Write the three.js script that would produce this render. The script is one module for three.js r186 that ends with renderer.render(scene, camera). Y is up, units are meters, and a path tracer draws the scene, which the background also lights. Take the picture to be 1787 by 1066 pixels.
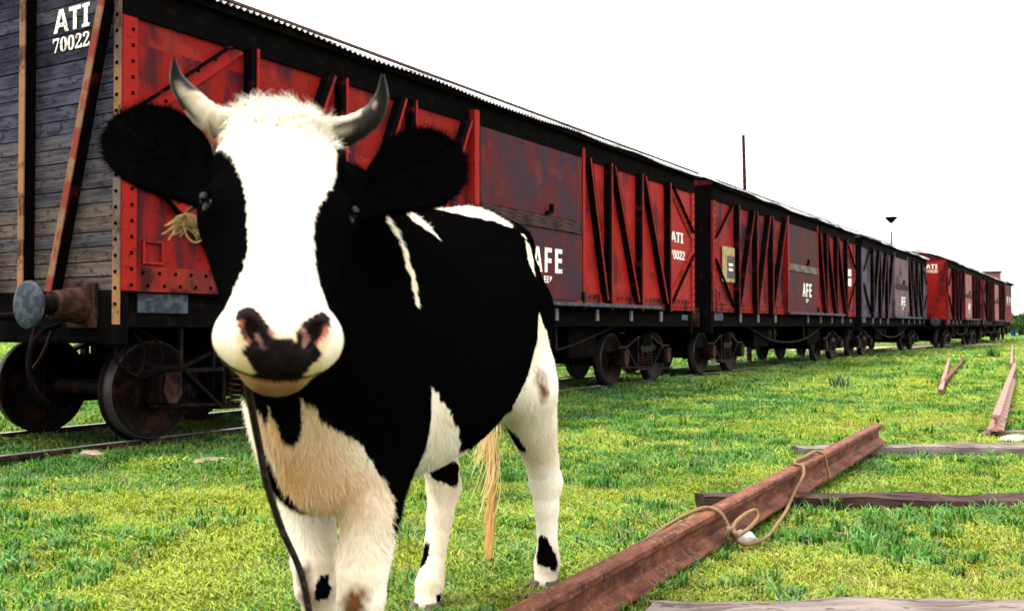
import * as THREE from 'three';
import { mergeGeometries } from 'three/addons/utils/BufferGeometryUtils.js';
import { RoundedBoxGeometry } from 'three/addons/geometries/RoundedBoxGeometry.js';
import { TextGeometry } from 'three/addons/geometries/TextGeometry.js';
import { FontLoader } from 'three/addons/loaders/FontLoader.js';

// ---------------------------------------------------------------- camera, sky, sun, exposure
const scene = new THREE.Scene();
const camera = new THREE.PerspectiveCamera(34.06, 1024 / 610, 0.05, 900);
camera.position.set(0, 1.05, 0);
camera.rotation.set(THREE.MathUtils.degToRad(1.17), 0, 0);
camera.focus = 5.5; camera.userData.fStop = 4.2;
camera.updateMatrixWorld(true);
const renderer = new THREE.WebGLRenderer({ antialias: true });
renderer.setSize(1024, 610);
renderer.toneMapping = THREE.LinearToneMapping;
renderer.toneMappingExposure = 5.6;
renderer.shadowMap.enabled = true;
{ // even overcast sky: a little brighter overhead than at the horizon
  const w = 64, h = 32, d = new Float32Array(w * h * 4);
  for (let y = 0; y < h; y++) {
    const el = Math.max(0, Math.sin(((y + 0.5) / h - 0.5) * Math.PI)), L = 0.62 + 0.35 * el;
    for (let x = 0; x < w; x++) d.set([L, L * 0.995, L * 0.97, 1], (y * w + x) * 4);
  }
  const sky = new THREE.DataTexture(d, w, h, THREE.RGBAFormat, THREE.FloatType);
  sky.mapping = THREE.EquirectangularReflectionMapping; sky.magFilter = THREE.LinearFilter; sky.minFilter = THREE.LinearFilter;
  sky.needsUpdate = true;
  scene.background = sky; scene.environment = sky;
}
const sun = new THREE.DirectionalLight(new THREE.Color(1, 0.955, 0.87), 1.5);
sun.position.set(-14, 32, -10); sun.target.position.set(1, 0, -8);
sun.castShadow = true; sun.shadow.radius = 22; sun.shadow.mapSize.set(2048, 2048);
Object.assign(sun.shadow.camera, { left: -40, right: 40, top: 40, bottom: -40, near: 1, far: 120 });
scene.add(sun, sun.target);

// ---------------------------------------------------------------- helpers
let seed = 7;
const rnd = () => { seed |= 0; seed = seed + 0x6D2B79F5 | 0; let t = Math.imul(seed ^ seed >>> 15, 1 | seed); t = t + Math.imul(t ^ t >>> 7, 61 | t) ^ t; return ((t ^ t >>> 14) >>> 0) / 4294967296; };
const rr = (a, b) => a + (b - a) * rnd();
const hash = (x, y, z) => { let n = Math.imul(x, 374761393) + Math.imul(y, 668265263) + Math.imul(z, 1274126177) | 0; n = Math.imul(n ^ n >>> 13, 1274126177); return ((n ^ n >>> 16) >>> 0) / 4294967296; };
const sm = t => t * t * (3 - 2 * t), lerp = (a, b, t) => a + (b - a) * t, clamp = (x, a = 0, b = 1) => x < a ? a : x > b ? b : x, step01 = (a, b, x) => sm(clamp((x - a) / (b - a)));
function noise(x, y, per = 0, z = 0) { // value noise, periodic if per > 0
  const xi = Math.floor(x), yi = Math.floor(y), u = sm(x - xi), v = sm(y - yi), m = per ? (k => ((k % per) + per) % per) : (k => k);
  return lerp(lerp(hash(m(xi), m(yi), z), hash(m(xi + 1), m(yi), z), u), lerp(hash(m(xi), m(yi + 1), z), hash(m(xi + 1), m(yi + 1), z), u), v);
}
function noise3(x, y, z) {
  const xi = Math.floor(x), yi = Math.floor(y), zi = Math.floor(z), u = sm(x - xi), v = sm(y - yi), w = sm(z - zi);
  const f = k => lerp(lerp(hash(xi, yi, k), hash(xi + 1, yi, k), u), lerp(hash(xi, yi + 1, k), hash(xi + 1, yi + 1, k), u), v);
  return lerp(f(zi), f(zi + 1), w);
}
const fbm = (x, y, per, z = 0, oct = 4) => { let s = 0, a = 0.5, t = 0; for (let o = 0; o < oct; o++) { s += a * noise(x, y, per, z + o * 17); t += a; a *= 0.5; x *= 2; y *= 2; per *= 2; } return s / t; };
const mix3 = (a, b, t) => [lerp(a[0], b[0], t), lerp(a[1], b[1], t), lerp(a[2], b[2], t)];
const toS = c => Math.round(255 * clamp(c <= 0.0031308 ? 12.92 * c : 1.055 * Math.pow(c, 1 / 2.4) - 0.055));
// a tiling colour texture in linear values; metres is the side of one tile
function tex(n, metres, fn) {
  const d = new Uint8Array(n * n * 4);
  for (let y = 0; y < n; y++) for (let x = 0; x < n; x++) { const c = fn(x / n, y / n); d.set([toS(c[0]), toS(c[1]), toS(c[2]), 255], (y * n + x) * 4); }
  const t = new THREE.DataTexture(d, n, n); t.colorSpace = THREE.SRGBColorSpace; t.wrapS = t.wrapT = THREE.RepeatWrapping;
  t.magFilter = THREE.LinearFilter; t.minFilter = THREE.LinearFilter; t.repeat.set(1 / metres, 1 / metres); t.needsUpdate = true; return t;
}
function bumpTex(n, metres, fn) {
  const d = new Uint8Array(n * n * 4);
  for (let y = 0; y < n; y++) for (let x = 0; x < n; x++) { const v = Math.round(255 * clamp(fn(x / n, y / n))); d.set([v, v, v, 255], (y * n + x) * 4); }
  const t = new THREE.DataTexture(d, n, n); t.wrapS = t.wrapT = THREE.RepeatWrapping; t.magFilter = THREE.LinearFilter; t.repeat.set(1 / metres, 1 / metres); t.needsUpdate = true; return t;
}
function metricUV(g) { // uv in metres, by the face's main direction
  g = g.index ? g.toNonIndexed() : g;
  const p = g.attributes.position, n = g.attributes.normal, uv = new Float32Array(p.count * 2);
  for (let i = 0; i < p.count; i++) {
    const ax = Math.abs(n.getX(i)), ay = Math.abs(n.getY(i)), az = Math.abs(n.getZ(i));
    const [u, v] = az >= ax && az >= ay ? [p.getX(i), p.getY(i)] : ax >= ay ? [p.getZ(i), p.getY(i)] : [p.getX(i), p.getZ(i)];
    uv[2 * i] = u; uv[2 * i + 1] = v;
  }
  g.setAttribute('uv', new THREE.BufferAttribute(uv, 2)); return g;
}
const M4 = (x, y, z, rx = 0, ry = 0, rz = 0) => new THREE.Matrix4().makeRotationFromEuler(new THREE.Euler(rx, ry, rz)).setPosition(x, y, z);
function shiftUV(g, du, dv) { const u = g.attributes.uv; for (let i = 0; i < u.count; i++) u.setXY(i, u.getX(i) + du, u.getY(i) + dv); return g; }
// boxes: centre and size; uv shifted at random so that no two look alike
const box = (w, h, d, x = 0, y = 0, z = 0, rx = 0, ry = 0, rz = 0) => shiftUV(metricUV(new THREE.BoxGeometry(w, h, d)), rnd() * 9, rnd() * 9).applyMatrix4(M4(x, y, z, rx, ry, rz));
const rbox = (w, h, d, r, x = 0, y = 0, z = 0, rx = 0, ry = 0, rz = 0) => shiftUV(metricUV(new RoundedBoxGeometry(w, h, d, 2, r)), rnd() * 9, rnd() * 9).applyMatrix4(M4(x, y, z, rx, ry, rz));
const cyl = (r0, r1, h, n, x = 0, y = 0, z = 0, rx = 0, ry = 0, rz = 0) => metricUV(new THREE.CylinderGeometry(r0, r1, h, n)).applyMatrix4(M4(x, y, z, rx, ry, rz));
const tube = (pts, r, seg = 24, n = 7, closed = false) => metricUV(new THREE.TubeGeometry(new THREE.CatmullRomCurve3(pts.map(p => new THREE.Vector3(...p)), closed), seg, r, n, closed));
const bar = (a, b, w, d) => { // a box of section w x d from a to b, lying in the x-y plane
  const dx = b[0] - a[0], dy = b[1] - a[1], L = Math.hypot(dx, dy);
  return box(L, w, d, (a[0] + b[0]) / 2, (a[1] + b[1]) / 2, a[2], 0, 0, Math.atan2(dy, dx));
};
const merge = gs => mergeGeometries(gs.map(g => g.index ? g.toNonIndexed() : g));
const used = {};
function numbered(n) { const k = used[n] = (used[n] ?? -1) + 1; return k ? `${n}_${String(k).padStart(3, '0')}` : n; }
function mesh(name, geo, mat, parent) { const m = new THREE.Mesh(Array.isArray(geo) ? merge(geo) : geo, mat); m.name = name; m.castShadow = m.receiveShadow = true; parent.add(m); return m; }
function part(name, parent) { const g = new THREE.Group(); g.name = name; parent.add(g); return g; }
function thing(name, label, category, pos = [0, 0, 0], turn = 0, group) {
  const o = new THREE.Group(); o.name = numbered(name); o.position.set(...pos); o.rotation.y = turn; o.userData = { label, category }; if (group) o.userData.group = group; scene.add(o); return o;
}
function one(name, geo, mat, label, category, pos = [0, 0, 0], turn = 0, group) {
  const m = mesh(numbered(name), geo, mat, scene); m.position.set(...pos); m.rotation.y = turn; m.userData = { label, category }; if (group) m.userData.group = group; return m;
}
function struct(name, geo, mat) { const m = mesh(name, geo, mat, scene); m.userData = { kind: 'structure' }; return m; }
const std = (o) => new THREE.MeshPhysicalMaterial({ roughness: 0.75, specularIntensity: 0.07, ...o });
const lin = (r, g, b) => new THREE.Color().setRGB(r, g, b);
const font = await new FontLoader().loadAsync('fonts/droid/droid_sans_bold.typeface.json');
const serif = await new FontLoader().loadAsync('fonts/droid/droid_serif_bold.typeface.json');
// painted lettering: thin real letters, height h, squeezed to width w, lower left corner at the origin
function letters(s, h, w, f = font) {
  const g = new TextGeometry(s, { font: f, size: 1, depth: 0.003, curveSegments: 4, bevelEnabled: false });
  g.computeBoundingBox(); const b = g.boundingBox;
  g.translate(-b.min.x, -b.min.y, 0); g.scale(w / (b.max.x - b.min.x), h / (b.max.y - b.min.y), 1); return metricUV(g);
}

// ---------------------------------------------------------------- materials
function paint(n, base, dark, pale, amount, z, streak = 5) { // old paint: streaks, blotches, chips
  return tex(n, 2.4, (u, v) => {
    const s = fbm(u * 14, v * 3, 14, z, 4) * 0.55 + fbm(u * 5, v * 5, 5, z + 40, 5) * 0.45, k = fbm(u * 40, v * 40, 40, z + 80, 3), sp = noise(u * 160, v * 160, 160, z + 90);
    let c = mix3(base, dark, step01(amount + 0.1, amount - 0.08, s) * 0.9);
    c = mix3(c, pale, step01(0.62, 0.74, fbm(u * streak, v * 8, streak, z + 120, 4)) * 0.4);
    c = mix3(c, dark, step01(0.70, 0.78, k) * 0.55);
    const g = 0.82 + 0.36 * (sp * 0.5 + k * 0.5);
    return [c[0] * g, c[1] * g, c[2] * g];
  });
}
const RED = [0.132, 0.0055, 0.0042], REDDK = [0.018, 0.005, 0.008], REDPALE = [0.20, 0.020, 0.012];
const roughBump = bumpTex(256, 0.6, (u, v) => 0.6 * fbm(u * 12, v * 12, 12, 3, 4) + 0.4 * noise(u * 90, v * 90, 90, 9));
const mat = {
  red: std({ map: paint(512, RED, REDDK, REDPALE, 0.43, 1), roughness: 0.62, bumpMap: roughBump, bumpScale: 0.003 }),
  redBright: std({ map: paint(512, [0.175, 0.0072, 0.0052], [0.045, 0.005, 0.006], [0.20, 0.018, 0.012], 0.36, 5), roughness: 0.6, bumpMap: roughBump, bumpScale: 0.003 }),
  redOld: std({ map: paint(512, [0.105, 0.007, 0.006], [0.010, 0.005, 0.010], [0.15, 0.025, 0.017], 0.46, 11), roughness: 0.7, bumpMap: roughBump, bumpScale: 0.004 }),
  redRust: std({ map: paint(512, [0.15, 0.008, 0.005], [0.014, 0.004, 0.006], [0.17, 0.025, 0.015], 0.50, 17), roughness: 0.75, bumpMap: roughBump, bumpScale: 0.005 }),
  door: std({ map: paint(512, [0.055, 0.010, 0.010], [0.024, 0.014, 0.021], [0.10, 0.017, 0.014], 0.50, 23, 8), roughness: 0.75, bumpMap: roughBump, bumpScale: 0.003 }),
  doorPale: std({ map: paint(256, [0.18, 0.075, 0.07], [0.075, 0.03, 0.035], [0.25, 0.14, 0.13], 0.40, 29), roughness: 0.8 }),
  grey: std({ map: paint(512, [0.058, 0.047, 0.066], [0.014, 0.012, 0.020], [0.10, 0.08, 0.098], 0.42, 31), roughness: 0.8, bumpMap: roughBump, bumpScale: 0.004 }),
  greyDoor: std({ map: paint(256, [0.09, 0.06, 0.072], [0.03, 0.022, 0.03], [0.12, 0.078, 0.078], 0.42, 37), roughness: 0.8 }),
  nearBlack: std({ map: tex(256, 0.9, (u, v) => { const k = fbm(u * 9, v * 9, 9, 4, 5), g = 0.6 + 0.8 * k; return [0.0019 * g + 0.003 * step01(0.6, 0.75, k), 0.0016 * g + 0.001 * step01(0.6, 0.75, k), 0.0017 * g]; }), roughness: 0.9, specularIntensity: 0.02 }),  // near-black; carries the shade of eaves and undersides in its colour
  ribDark: std({ map: tex(256, 0.9, (u, v) => { const k = fbm(u * 9, v * 5, 9, 14, 5); const c = mix3([0.0019, 0.0012, 0.0015], [0.03, 0.004, 0.003], step01(0.6, 0.78, k)); return c; }), roughness: 0.85, specularIntensity: 0.02 }),
  iron: std({ map: tex(256, 0.7, (u, v) => { const k = fbm(u * 10, v * 10, 10, 24, 5); return mix3([0.0024, 0.0018, 0.0018], [0.013, 0.005, 0.003], step01(0.52, 0.72, k)); }), roughness: 0.65, metalness: 0.2 }),
  ironBrown: std({ map: tex(256, 0.7, (u, v) => { const k = fbm(u * 10, v * 10, 10, 54, 5); return mix3([0.012, 0.0055, 0.0045], [0.036, 0.015, 0.011], step01(0.4, 0.7, k)); }), roughness: 0.75 }),
  tyre: std({ color: lin(0.03, 0.027, 0.03), roughness: 0.4, metalness: 0.5 }),
  steelBlue: std({ map: tex(256, 0.5, (u, v) => { const k = fbm(u * 12, v * 12, 12, 34, 5); return mix3([0.016, 0.021, 0.030], [0.042, 0.048, 0.060], step01(0.35, 0.7, k)); }), roughness: 0.6, metalness: 0.2, bumpMap: roughBump, bumpScale: 0.003 }),
  cornerRust: std({ map: tex(512, 1.6, (u, v) => { const k = fbm(u * 12, v * 12, 12, 44, 5), b = fbm(u * 3, v * 3, 3, 49, 4); return mix3(mix3([0.085, 0.058, 0.05], [0.17, 0.085, 0.04], step01(0.36, 0.58, b)), [0.04, 0.018, 0.012], step01(0.56, 0.75, k)); }), roughness: 0.85, bumpMap: roughBump, bumpScale: 0.004 }),
  letter: std({ map: tex(256, 0.5, (u, v) => { const k = fbm(u * 16, v * 16, 16, 64, 5); return mix3([0.60, 0.58, 0.53], [0.26, 0.19, 0.17], step01(0.60, 0.74, k)); }), roughness: 0.7 }),
  cream: std({ map: tex(256, 0.5, (u, v) => { const k = fbm(u * 10, v * 10, 10, 74, 5); return mix3([0.24, 0.18, 0.09], [0.12, 0.05, 0.03], step01(0.56, 0.72, k)); }), roughness: 0.8 }),
  zinc: std({ map: tex(256, 1.3, (u, v) => { const k = fbm(u * 8, v * 8, 8, 84, 5); return mix3([0.34, 0.34, 0.35], [0.15, 0.13, 0.12], step01(0.52, 0.72, k)); }), roughness: 0.5, metalness: 0.3 }),
  roofEdge: std({ map: tex(256, 0.9, (u, v) => mix3([0.04, 0.026, 0.024], [0.08, 0.05, 0.042], fbm(u * 9, v * 9, 9, 88, 4))), roughness: 0.8 }),
  bracket: std({ color: lin(0.12, 0.11, 0.11), roughness: 0.8 }),
  rail: std({ map: tex(1024, 2.3, (u, v) => { const k = fbm(u * 26, v * 40, 1040, 94, 5), s = noise(u * 340, v * 340, 340, 98), w = fbm(u * 9, v * 60, 1080, 99, 4), q = fbm(u * 120, v * 60, 1200, 95, 2); let c = mix3([0.052, 0.019, 0.014], [0.118, 0.044, 0.026], step01(0.15, 0.85, k)); c = mix3(c, [0.02, 0.009, 0.008], step01(0.5, 0.8, w) * 0.6); c = mix3(c, [0.15, 0.085, 0.05], step01(0.68, 0.82, q) * 0.5); const g = 0.75 + 0.5 * s; return [c[0] * g, c[1] * g, c[2] * g]; }), roughness: 0.7, bumpMap: roughBump, bumpScale: 0.004 }),
  railPale: std({ map: tex(512, 0.5, (u, v) => { const k = fbm(u * 8, v * 8, 8, 104, 5), s = fbm(u * 50, v * 50, 50, 108, 2); const c = mix3([0.11, 0.046, 0.036], [0.22, 0.115, 0.092], step01(0.36, 0.66, k)), g = 0.75 + 0.5 * s; return [c[0] * g, c[1] * g, c[2] * g]; }), roughness: 0.55, bumpMap: roughBump, bumpScale: 0.003 }),
  trackRail: std({ map: tex(256, 0.5, (u, v) => { const k = fbm(u * 8, v * 8, 8, 114, 5); return mix3([0.010, 0.005, 0.0045], [0.032, 0.013, 0.009], step01(0.4, 0.7, k)); }), roughness: 0.5, metalness: 0.25 }),
  railTop: std({ color: lin(0.16, 0.155, 0.15), roughness: 0.35, metalness: 0.7 }),
  rope: std({ map: tex(128, 0.05, (u, v) => { const k = noise(u * 16, v * 16, 16, 6), t = 0.5 + 0.5 * Math.sin((u + v) * Math.PI * 8); return mix3([0.06, 0.034, 0.018], [0.19, 0.12, 0.066], 0.5 * k + 0.5 * t); }), roughness: 0.95 }),
  strap: std({ map: tex(128, 0.1, (u, v) => mix3([0.012, 0.009, 0.008], [0.06, 0.035, 0.025], step01(0.5, 0.8, fbm(u * 8, v * 8, 8, 7, 4)))), roughness: 0.8 }),
  straw: std({ color: lin(0.36, 0.25, 0.115), roughness: 0.9, side: THREE.DoubleSide }),
  stone: std({ map: tex(128, 0.3, (u, v) => { const k = fbm(u * 8, v * 8, 8, 8, 4); return mix3([0.22, 0.21, 0.20], [0.40, 0.38, 0.35], k); }), roughness: 0.9 }),
};
const woodTex = (z, a, b, c) => tex(512, 0.8, (u, v) => { // grain along u
  const g = fbm(u * 4, v * 60, 4, z, 3), w = fbm(u * 3, v * 8, 3, z + 9, 4), k = fbm(u * 12, v * 24, 12, z + 19, 3);
  let q = mix3(a, b, step01(0.3, 0.7, 0.55 * g + 0.45 * w)); q = mix3(q, c, step01(0.62, 0.76, k) * 0.7); return q;
});
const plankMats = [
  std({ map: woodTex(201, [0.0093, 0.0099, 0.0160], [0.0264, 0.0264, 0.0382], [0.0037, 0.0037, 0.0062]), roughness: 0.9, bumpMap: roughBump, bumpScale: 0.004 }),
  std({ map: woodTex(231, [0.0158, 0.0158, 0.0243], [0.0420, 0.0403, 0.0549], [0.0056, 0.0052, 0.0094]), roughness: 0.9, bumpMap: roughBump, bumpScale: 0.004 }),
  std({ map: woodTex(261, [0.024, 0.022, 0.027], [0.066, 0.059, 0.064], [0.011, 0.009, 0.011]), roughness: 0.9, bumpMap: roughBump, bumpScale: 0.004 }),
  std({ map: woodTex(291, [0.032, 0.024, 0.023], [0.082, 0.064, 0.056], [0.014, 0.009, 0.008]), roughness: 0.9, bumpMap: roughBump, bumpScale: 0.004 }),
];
const sleeperDark = std({ map: woodTex(321, [0.0150, 0.0080, 0.0080], [0.0475, 0.0275, 0.0250], [0.0060, 0.0040, 0.0045]), roughness: 0.95, bumpMap: roughBump, bumpScale: 0.008 });
const sleeperGrey = std({ map: woodTex(351, [0.0550, 0.0410, 0.0375], [0.1350, 0.1100, 0.1000], [0.0250, 0.0160, 0.0150]), roughness: 0.95, bumpMap: roughBump, bumpScale: 0.008 });

// ---------------------------------------------------------------- ground, road, track
const A = THREE.MathUtils.degToRad(31.079), U0 = Math.sin(A), U1 = Math.cos(A), TURN = Math.PI / 2 - A;   // the train's heading
const track = (s, d) => [s * U0 - d * U1, -(s * U1 + d * U0)];       // s metres along the train, d metres left of a line through the camera's place
const along = (x, z) => [x * U0 - z * U1, -x * U1 - z * U0];         // the inverse
const SIDE = 6.567, HALF = 1.3, RAILTOP = 0.08, LEN = 12.318, GAP = 1.0, S0 = 5.023;
const groundY = (x, z) => { const f = 1 / (1 + 0.0006 * (x * x + z * z)); return f * (0.05 * (noise(x * 0.55 + 50, z * 0.55 + 50, 0, 301) - 0.5) + 0.028 * (noise(x * 2.1 + 50, z * 2.1 + 50, 0, 302) - 0.5)); };
const soil = std({ map: tex(512, 1.7, (u, v) => { const k = fbm(u * 12, v * 12, 12, 401, 5), b = fbm(u * 5, v * 5, 5, 407, 4), s = noise(u * 120, v * 120, 120, 409); let c = mix3([0.030, 0.055, 0.006], [0.075, 0.095, 0.012], k); c = mix3(c, [0.055, 0.042, 0.018], step01(0.62, 0.78, b) * 0.7); const g = 0.6 + 0.8 * s; return [c[0] * g, c[1] * g, c[2] * g]; }), roughness: 1 });
{
  const n = 230, cs = i => { const t = (i / n) * 2 - 1; return Math.sign(t) * (Math.abs(t) * 9 + Math.pow(Math.abs(t), 6) * 590); };
  const P = [], UVs = [], I = [];
  for (let j = 0; j <= n; j++) for (let i = 0; i <= n; i++) { const x = cs(i), z = -7 + cs(j); P.push(x, groundY(x, z), z); UVs.push(x, z); }
  for (let j = 0; j < n; j++) for (let i = 0; i < n; i++) { const a = j * (n + 1) + i, b = a + 1, c = a + n + 1, d = c + 1; I.push(a, c, b, b, c, d); }
  const g = new THREE.BufferGeometry(); g.setAttribute('position', new THREE.Float32BufferAttribute(P, 3)); g.setAttribute('uv', new THREE.Float32BufferAttribute(UVs, 2)); g.setIndex(I); g.computeVertexNormals();
  struct('ground', g, soil);
}
{ // sandy road that crosses the yard far back
  const a = [11.5, -40.5], b = [27.5, -56], w = 2.6, P = [], UVs = [], I = [], n = 40;
  for (let i = 0; i <= n; i++) for (const s of [-1, 1]) { const t = i / n, x = lerp(a[0], b[0], t), z = lerp(a[1], b[1], t) + s * (w + 0.5 * (noise(i * 0.5, s + 5, 0, 11) - 0.5)); P.push(x, groundY(x, z) + 0.035, z); UVs.push(x, z); }
  for (let i = 0; i < n; i++) { const k = 2 * i; I.push(k, k + 1, k + 2, k + 2, k + 1, k + 3); }
  const g = new THREE.BufferGeometry(); g.setAttribute('position', new THREE.Float32BufferAttribute(P, 3)); g.setAttribute('uv', new THREE.Float32BufferAttribute(UVs, 2)); g.setIndex(I); g.computeVertexNormals();
  struct('dirt_road', g, std({ side: THREE.DoubleSide, map: tex(256, 2, (u, v) => mix3([0.16, 0.13, 0.085], [0.27, 0.23, 0.16], fbm(u * 14, v * 14, 14, 77, 4))), roughness: 1 }));
}
// rail section: flat foot, thin web, rounded head; foot on y = 0, length along x
function railShape(h = 0.15, head = 0.072, foot = 0.135) {
  const s = new THREE.Shape(), q = [[-foot / 2, 0], [foot / 2, 0], [foot / 2, 0.011], [0.02, 0.027], [0.009, 0.04], [0.009, h - 0.05], [head / 2 - 0.004, h - 0.038], [head / 2, h - 0.032], [head / 2, h - 0.009], [head / 2 - 0.008, h - 0.001], [0, h]];
  const full = [...q, ...q.slice(2, 10).reverse().map(([x, y]) => [-x, y])];
  full.forEach(([x, y], i) => i ? s.lineTo(x, y) : s.moveTo(x, y)); return s;
}
const railGeo = (L, ...o) => metricUV(new THREE.ExtrudeGeometry(railShape(...o), { depth: L, bevelEnabled: false, steps: 1 }).rotateY(Math.PI / 2));
for (const [k, off] of [[0, 0.55], [1, 0.55 + 1.5]]) {
  const g = thing('track_rail', k ? 'rail of the siding farther from the cow, under the left wheels' : 'rusty rail of the siding nearer the cow, sunk in grass under the wagon wheels', 'rail', [0, 0, 0], 0, 'rails the train stands on');
  const [x0, z0] = track(-6, SIDE + off), [x1, z1] = track(44.2, SIDE + off), [x2, z2] = track(92, SIDE + off - 0.7);
  for (const [ax, az, bx, bz] of [[x0, z0, x1, z1], [x1, z1, x2, z2]]) {
    const L = Math.hypot(bx - ax, bz - az), r = mesh('rail_length', railGeo(L, 0.15, 0.072, 0.135), mat.trackRail, g);
    r.position.set(ax, RAILTOP - 0.15, az); r.rotation.y = Math.atan2(-(bz - az), bx - ax);
    const t = mesh('running_surface', box(L, 0.004, 0.05, L / 2, 0, 0), mat.railTop, r); t.position.y = 0.1505;
  }
}

// ---------------------------------------------------------------- wagons
// wagon frame: x along the train, y up from the rail head, z to the camera's side, origin in the middle
const LH = LEN / 2, YF = 1.24, YE = 3.69;
const wheelGeo = (() => {
  const p = [[0.0, 0.10], [0.09, 0.10], [0.10, 0.05], [0.2, 0.015], [0.33, 0.03], [0.355, 0.062], [0.415, 0.062], [0.425, 0.05], [0.42, -0.03], [0.448, -0.042], [0.452, -0.06], [0.44, -0.07], [0.36, -0.07], [0.33, -0.02], [0.2, -0.03], [0.10, -0.06], [0.09, -0.09], [0, -0.09]];
  return metricUV(new THREE.LatheGeometry(p.map(q => new THREE.Vector2(...q)), 40)).rotateX(Math.PI / 2);   // outer face to +z
})();
const tyreGeo = metricUV(new THREE.LatheGeometry([[0.4205, -0.028], [0.4262, -0.03], [0.4292, 0.05], [0.416, 0.066], [0.41, 0.066]].map(q => new THREE.Vector2(...q)), 40)).rotateX(Math.PI / 2);
const axleGeo = cyl(0.065, 0.065, 1.9, 10, 0, 0, 0, Math.PI / 2);
function springGeo() { const pts = []; for (let i = 0; i <= 44; i++) { const a = i / 44 * Math.PI * 2 * 4.5; pts.push([0.06 * Math.cos(a), i / 44 * 0.24, 0.06 * Math.sin(a)]); } return tube(pts, 0.013, 90, 5); }
const springG = springGeo();
const boxLid = (() => { const s = new THREE.Shape(); [[-0.07, 0.11], [0.07, 0.11], [0.085, -0.06], [0.03, -0.14], [-0.04, -0.14], [-0.085, -0.05]].forEach(([x, y], i) => i ? s.lineTo(x, y) : s.moveTo(x, y)); return metricUV(new THREE.ExtrudeGeometry(s, { depth: 0.02, bevelEnabled: true, bevelSize: 0.006, bevelThickness: 0.006, bevelSegments: 1 })); })();
function bogie(parent, cx, detail) {
  const b = part('bogie', parent); b.position.set(cx, 0, 0);
  for (const x of [-0.9, 0.9]) {
    mesh('axle', axleGeo, mat.iron, b).position.set(x, 0.425, 0);
    for (const s of [1, -1]) {
      const w = mesh('wheel', wheelGeo, mat.iron, b); w.position.set(x, 0.425, s * 0.75); if (s < 0) w.rotation.y = Math.PI;
      const t = mesh('wheel_tread', tyreGeo, mat.tyre, b); t.position.copy(w.position); t.rotation.copy(w.rotation);
      mesh('axle_box', rbox(0.24, 0.26, 0.2, 0.03), mat.iron, b).position.set(x, 0.44, s * 0.96);
      const l = mesh('axle_box_lid', boxLid, mat.ironBrown, b); l.position.set(x, 0.46, s * 1.065); if (s < 0) l.rotation.y = Math.PI;
      if (detail) mesh('brake_shoe', rbox(0.07, 0.26, 0.09, 0.02, x + (x < 0 ? 0.48 : -0.48), 0.43, s * 0.76, 0, 0, (x < 0 ? -0.1 : 0.1)), mat.iron, b);
    }
  }
  for (const s of [1, -1]) {
    const z = s * 0.97;
    mesh('side_frame', [bar([-1.08, 0.62, z], [-0.72, 0.62, z], 0.035, 0.1), bar([0.72, 0.62, z], [1.08, 0.62, z], 0.035, 0.1), bar([-0.74, 0.62, z], [-0.3, 0.78, z], 0.035, 0.1), bar([0.74, 0.62, z], [0.3, 0.78, z], 0.035, 0.1), bar([-0.31, 0.78, z], [0.31, 0.78, z], 0.035, 0.1),
      bar([-0.74, 0.60, z], [-0.3, 0.24, z], 0.03, 0.1), bar([0.74, 0.60, z], [0.3, 0.24, z], 0.03, 0.1), bar([-0.31, 0.24, z], [0.31, 0.24, z], 0.035, 0.1), bar([-0.28, 0.24, z], [-0.28, 0.78, z], 0.04, 0.09), bar([0.28, 0.24, z], [0.28, 0.78, z], 0.04, 0.09), bar([-1.02, 0.30, z], [1.02, 0.21, z], 0.022, 0.09)], mat.iron, b);
    for (const x of [-0.13, 0.13]) mesh('coil_spring', springG, mat.ironBrown, b).position.set(x, 0.26, z);
    mesh('spring_plank', rbox(0.5, 0.12, 0.16, 0.02, 0, 0.57, z), mat.iron, b);
  }
  for (const s of [1, -1]) mesh('frame_plate', rbox(2.1, 0.34, 0.03, 0.01, 0, 0.47, s * 0.48), mat.nearBlack, b);
  for (const x of [-0.34, 0.34]) mesh('transom', rbox(0.03, 0.40, 1.9, 0.01, x, 0.50, 0), mat.nearBlack, b);
  mesh('bolster', rbox(0.34, 0.24, 2.1, 0.03, 0, 0.72, 0), mat.nearBlack, b);
  return b;
}
function buffer(parent, end, s) {
  const b = part('buffer', parent); b.position.set(end * LH, 1.13, s * 0.87); if (end > 0) b.rotation.y = Math.PI;
  mesh('buffer_case', [cyl(0.11, 0.15, 0.26, 20, -0.16, 0, 0, 0, 0, Math.PI / 2), rbox(0.04, 0.36, 0.36, 0.015, -0.02, 0, 0)], mat.ironBrown, b);
  mesh('buffer_plunger', cyl(0.075, 0.075, 0.2, 16, -0.36, 0, 0, 0, 0, Math.PI / 2), mat.iron, b);
  mesh('buffer_head', metricUV(new THREE.LatheGeometry([[0, 0.045], [0.08, 0.042], [0.16, 0.028], [0.182, 0.015], [0.185, 0], [0.17, -0.018], [0.08, -0.03], [0, -0.03]].map(q => new THREE.Vector2(...q)), 36)).rotateZ(Math.PI / 2).translate(-0.47, 0, 0), mat.steelBlue, b);
}
const rivet = new THREE.SphereGeometry(0.016, 7, 4, 0, Math.PI * 2, 0, Math.PI / 2).rotateX(Math.PI / 2);   // dome to +z
const rivetsAt = (list) => merge(list.map(([x, y, z, ry = 0]) => metricUV(rivet.clone()).applyMatrix4(M4(x, y, z, 0, ry, 0))));
const stuff = m => { m.userData.kind = 'stuff'; return m; };
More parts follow.
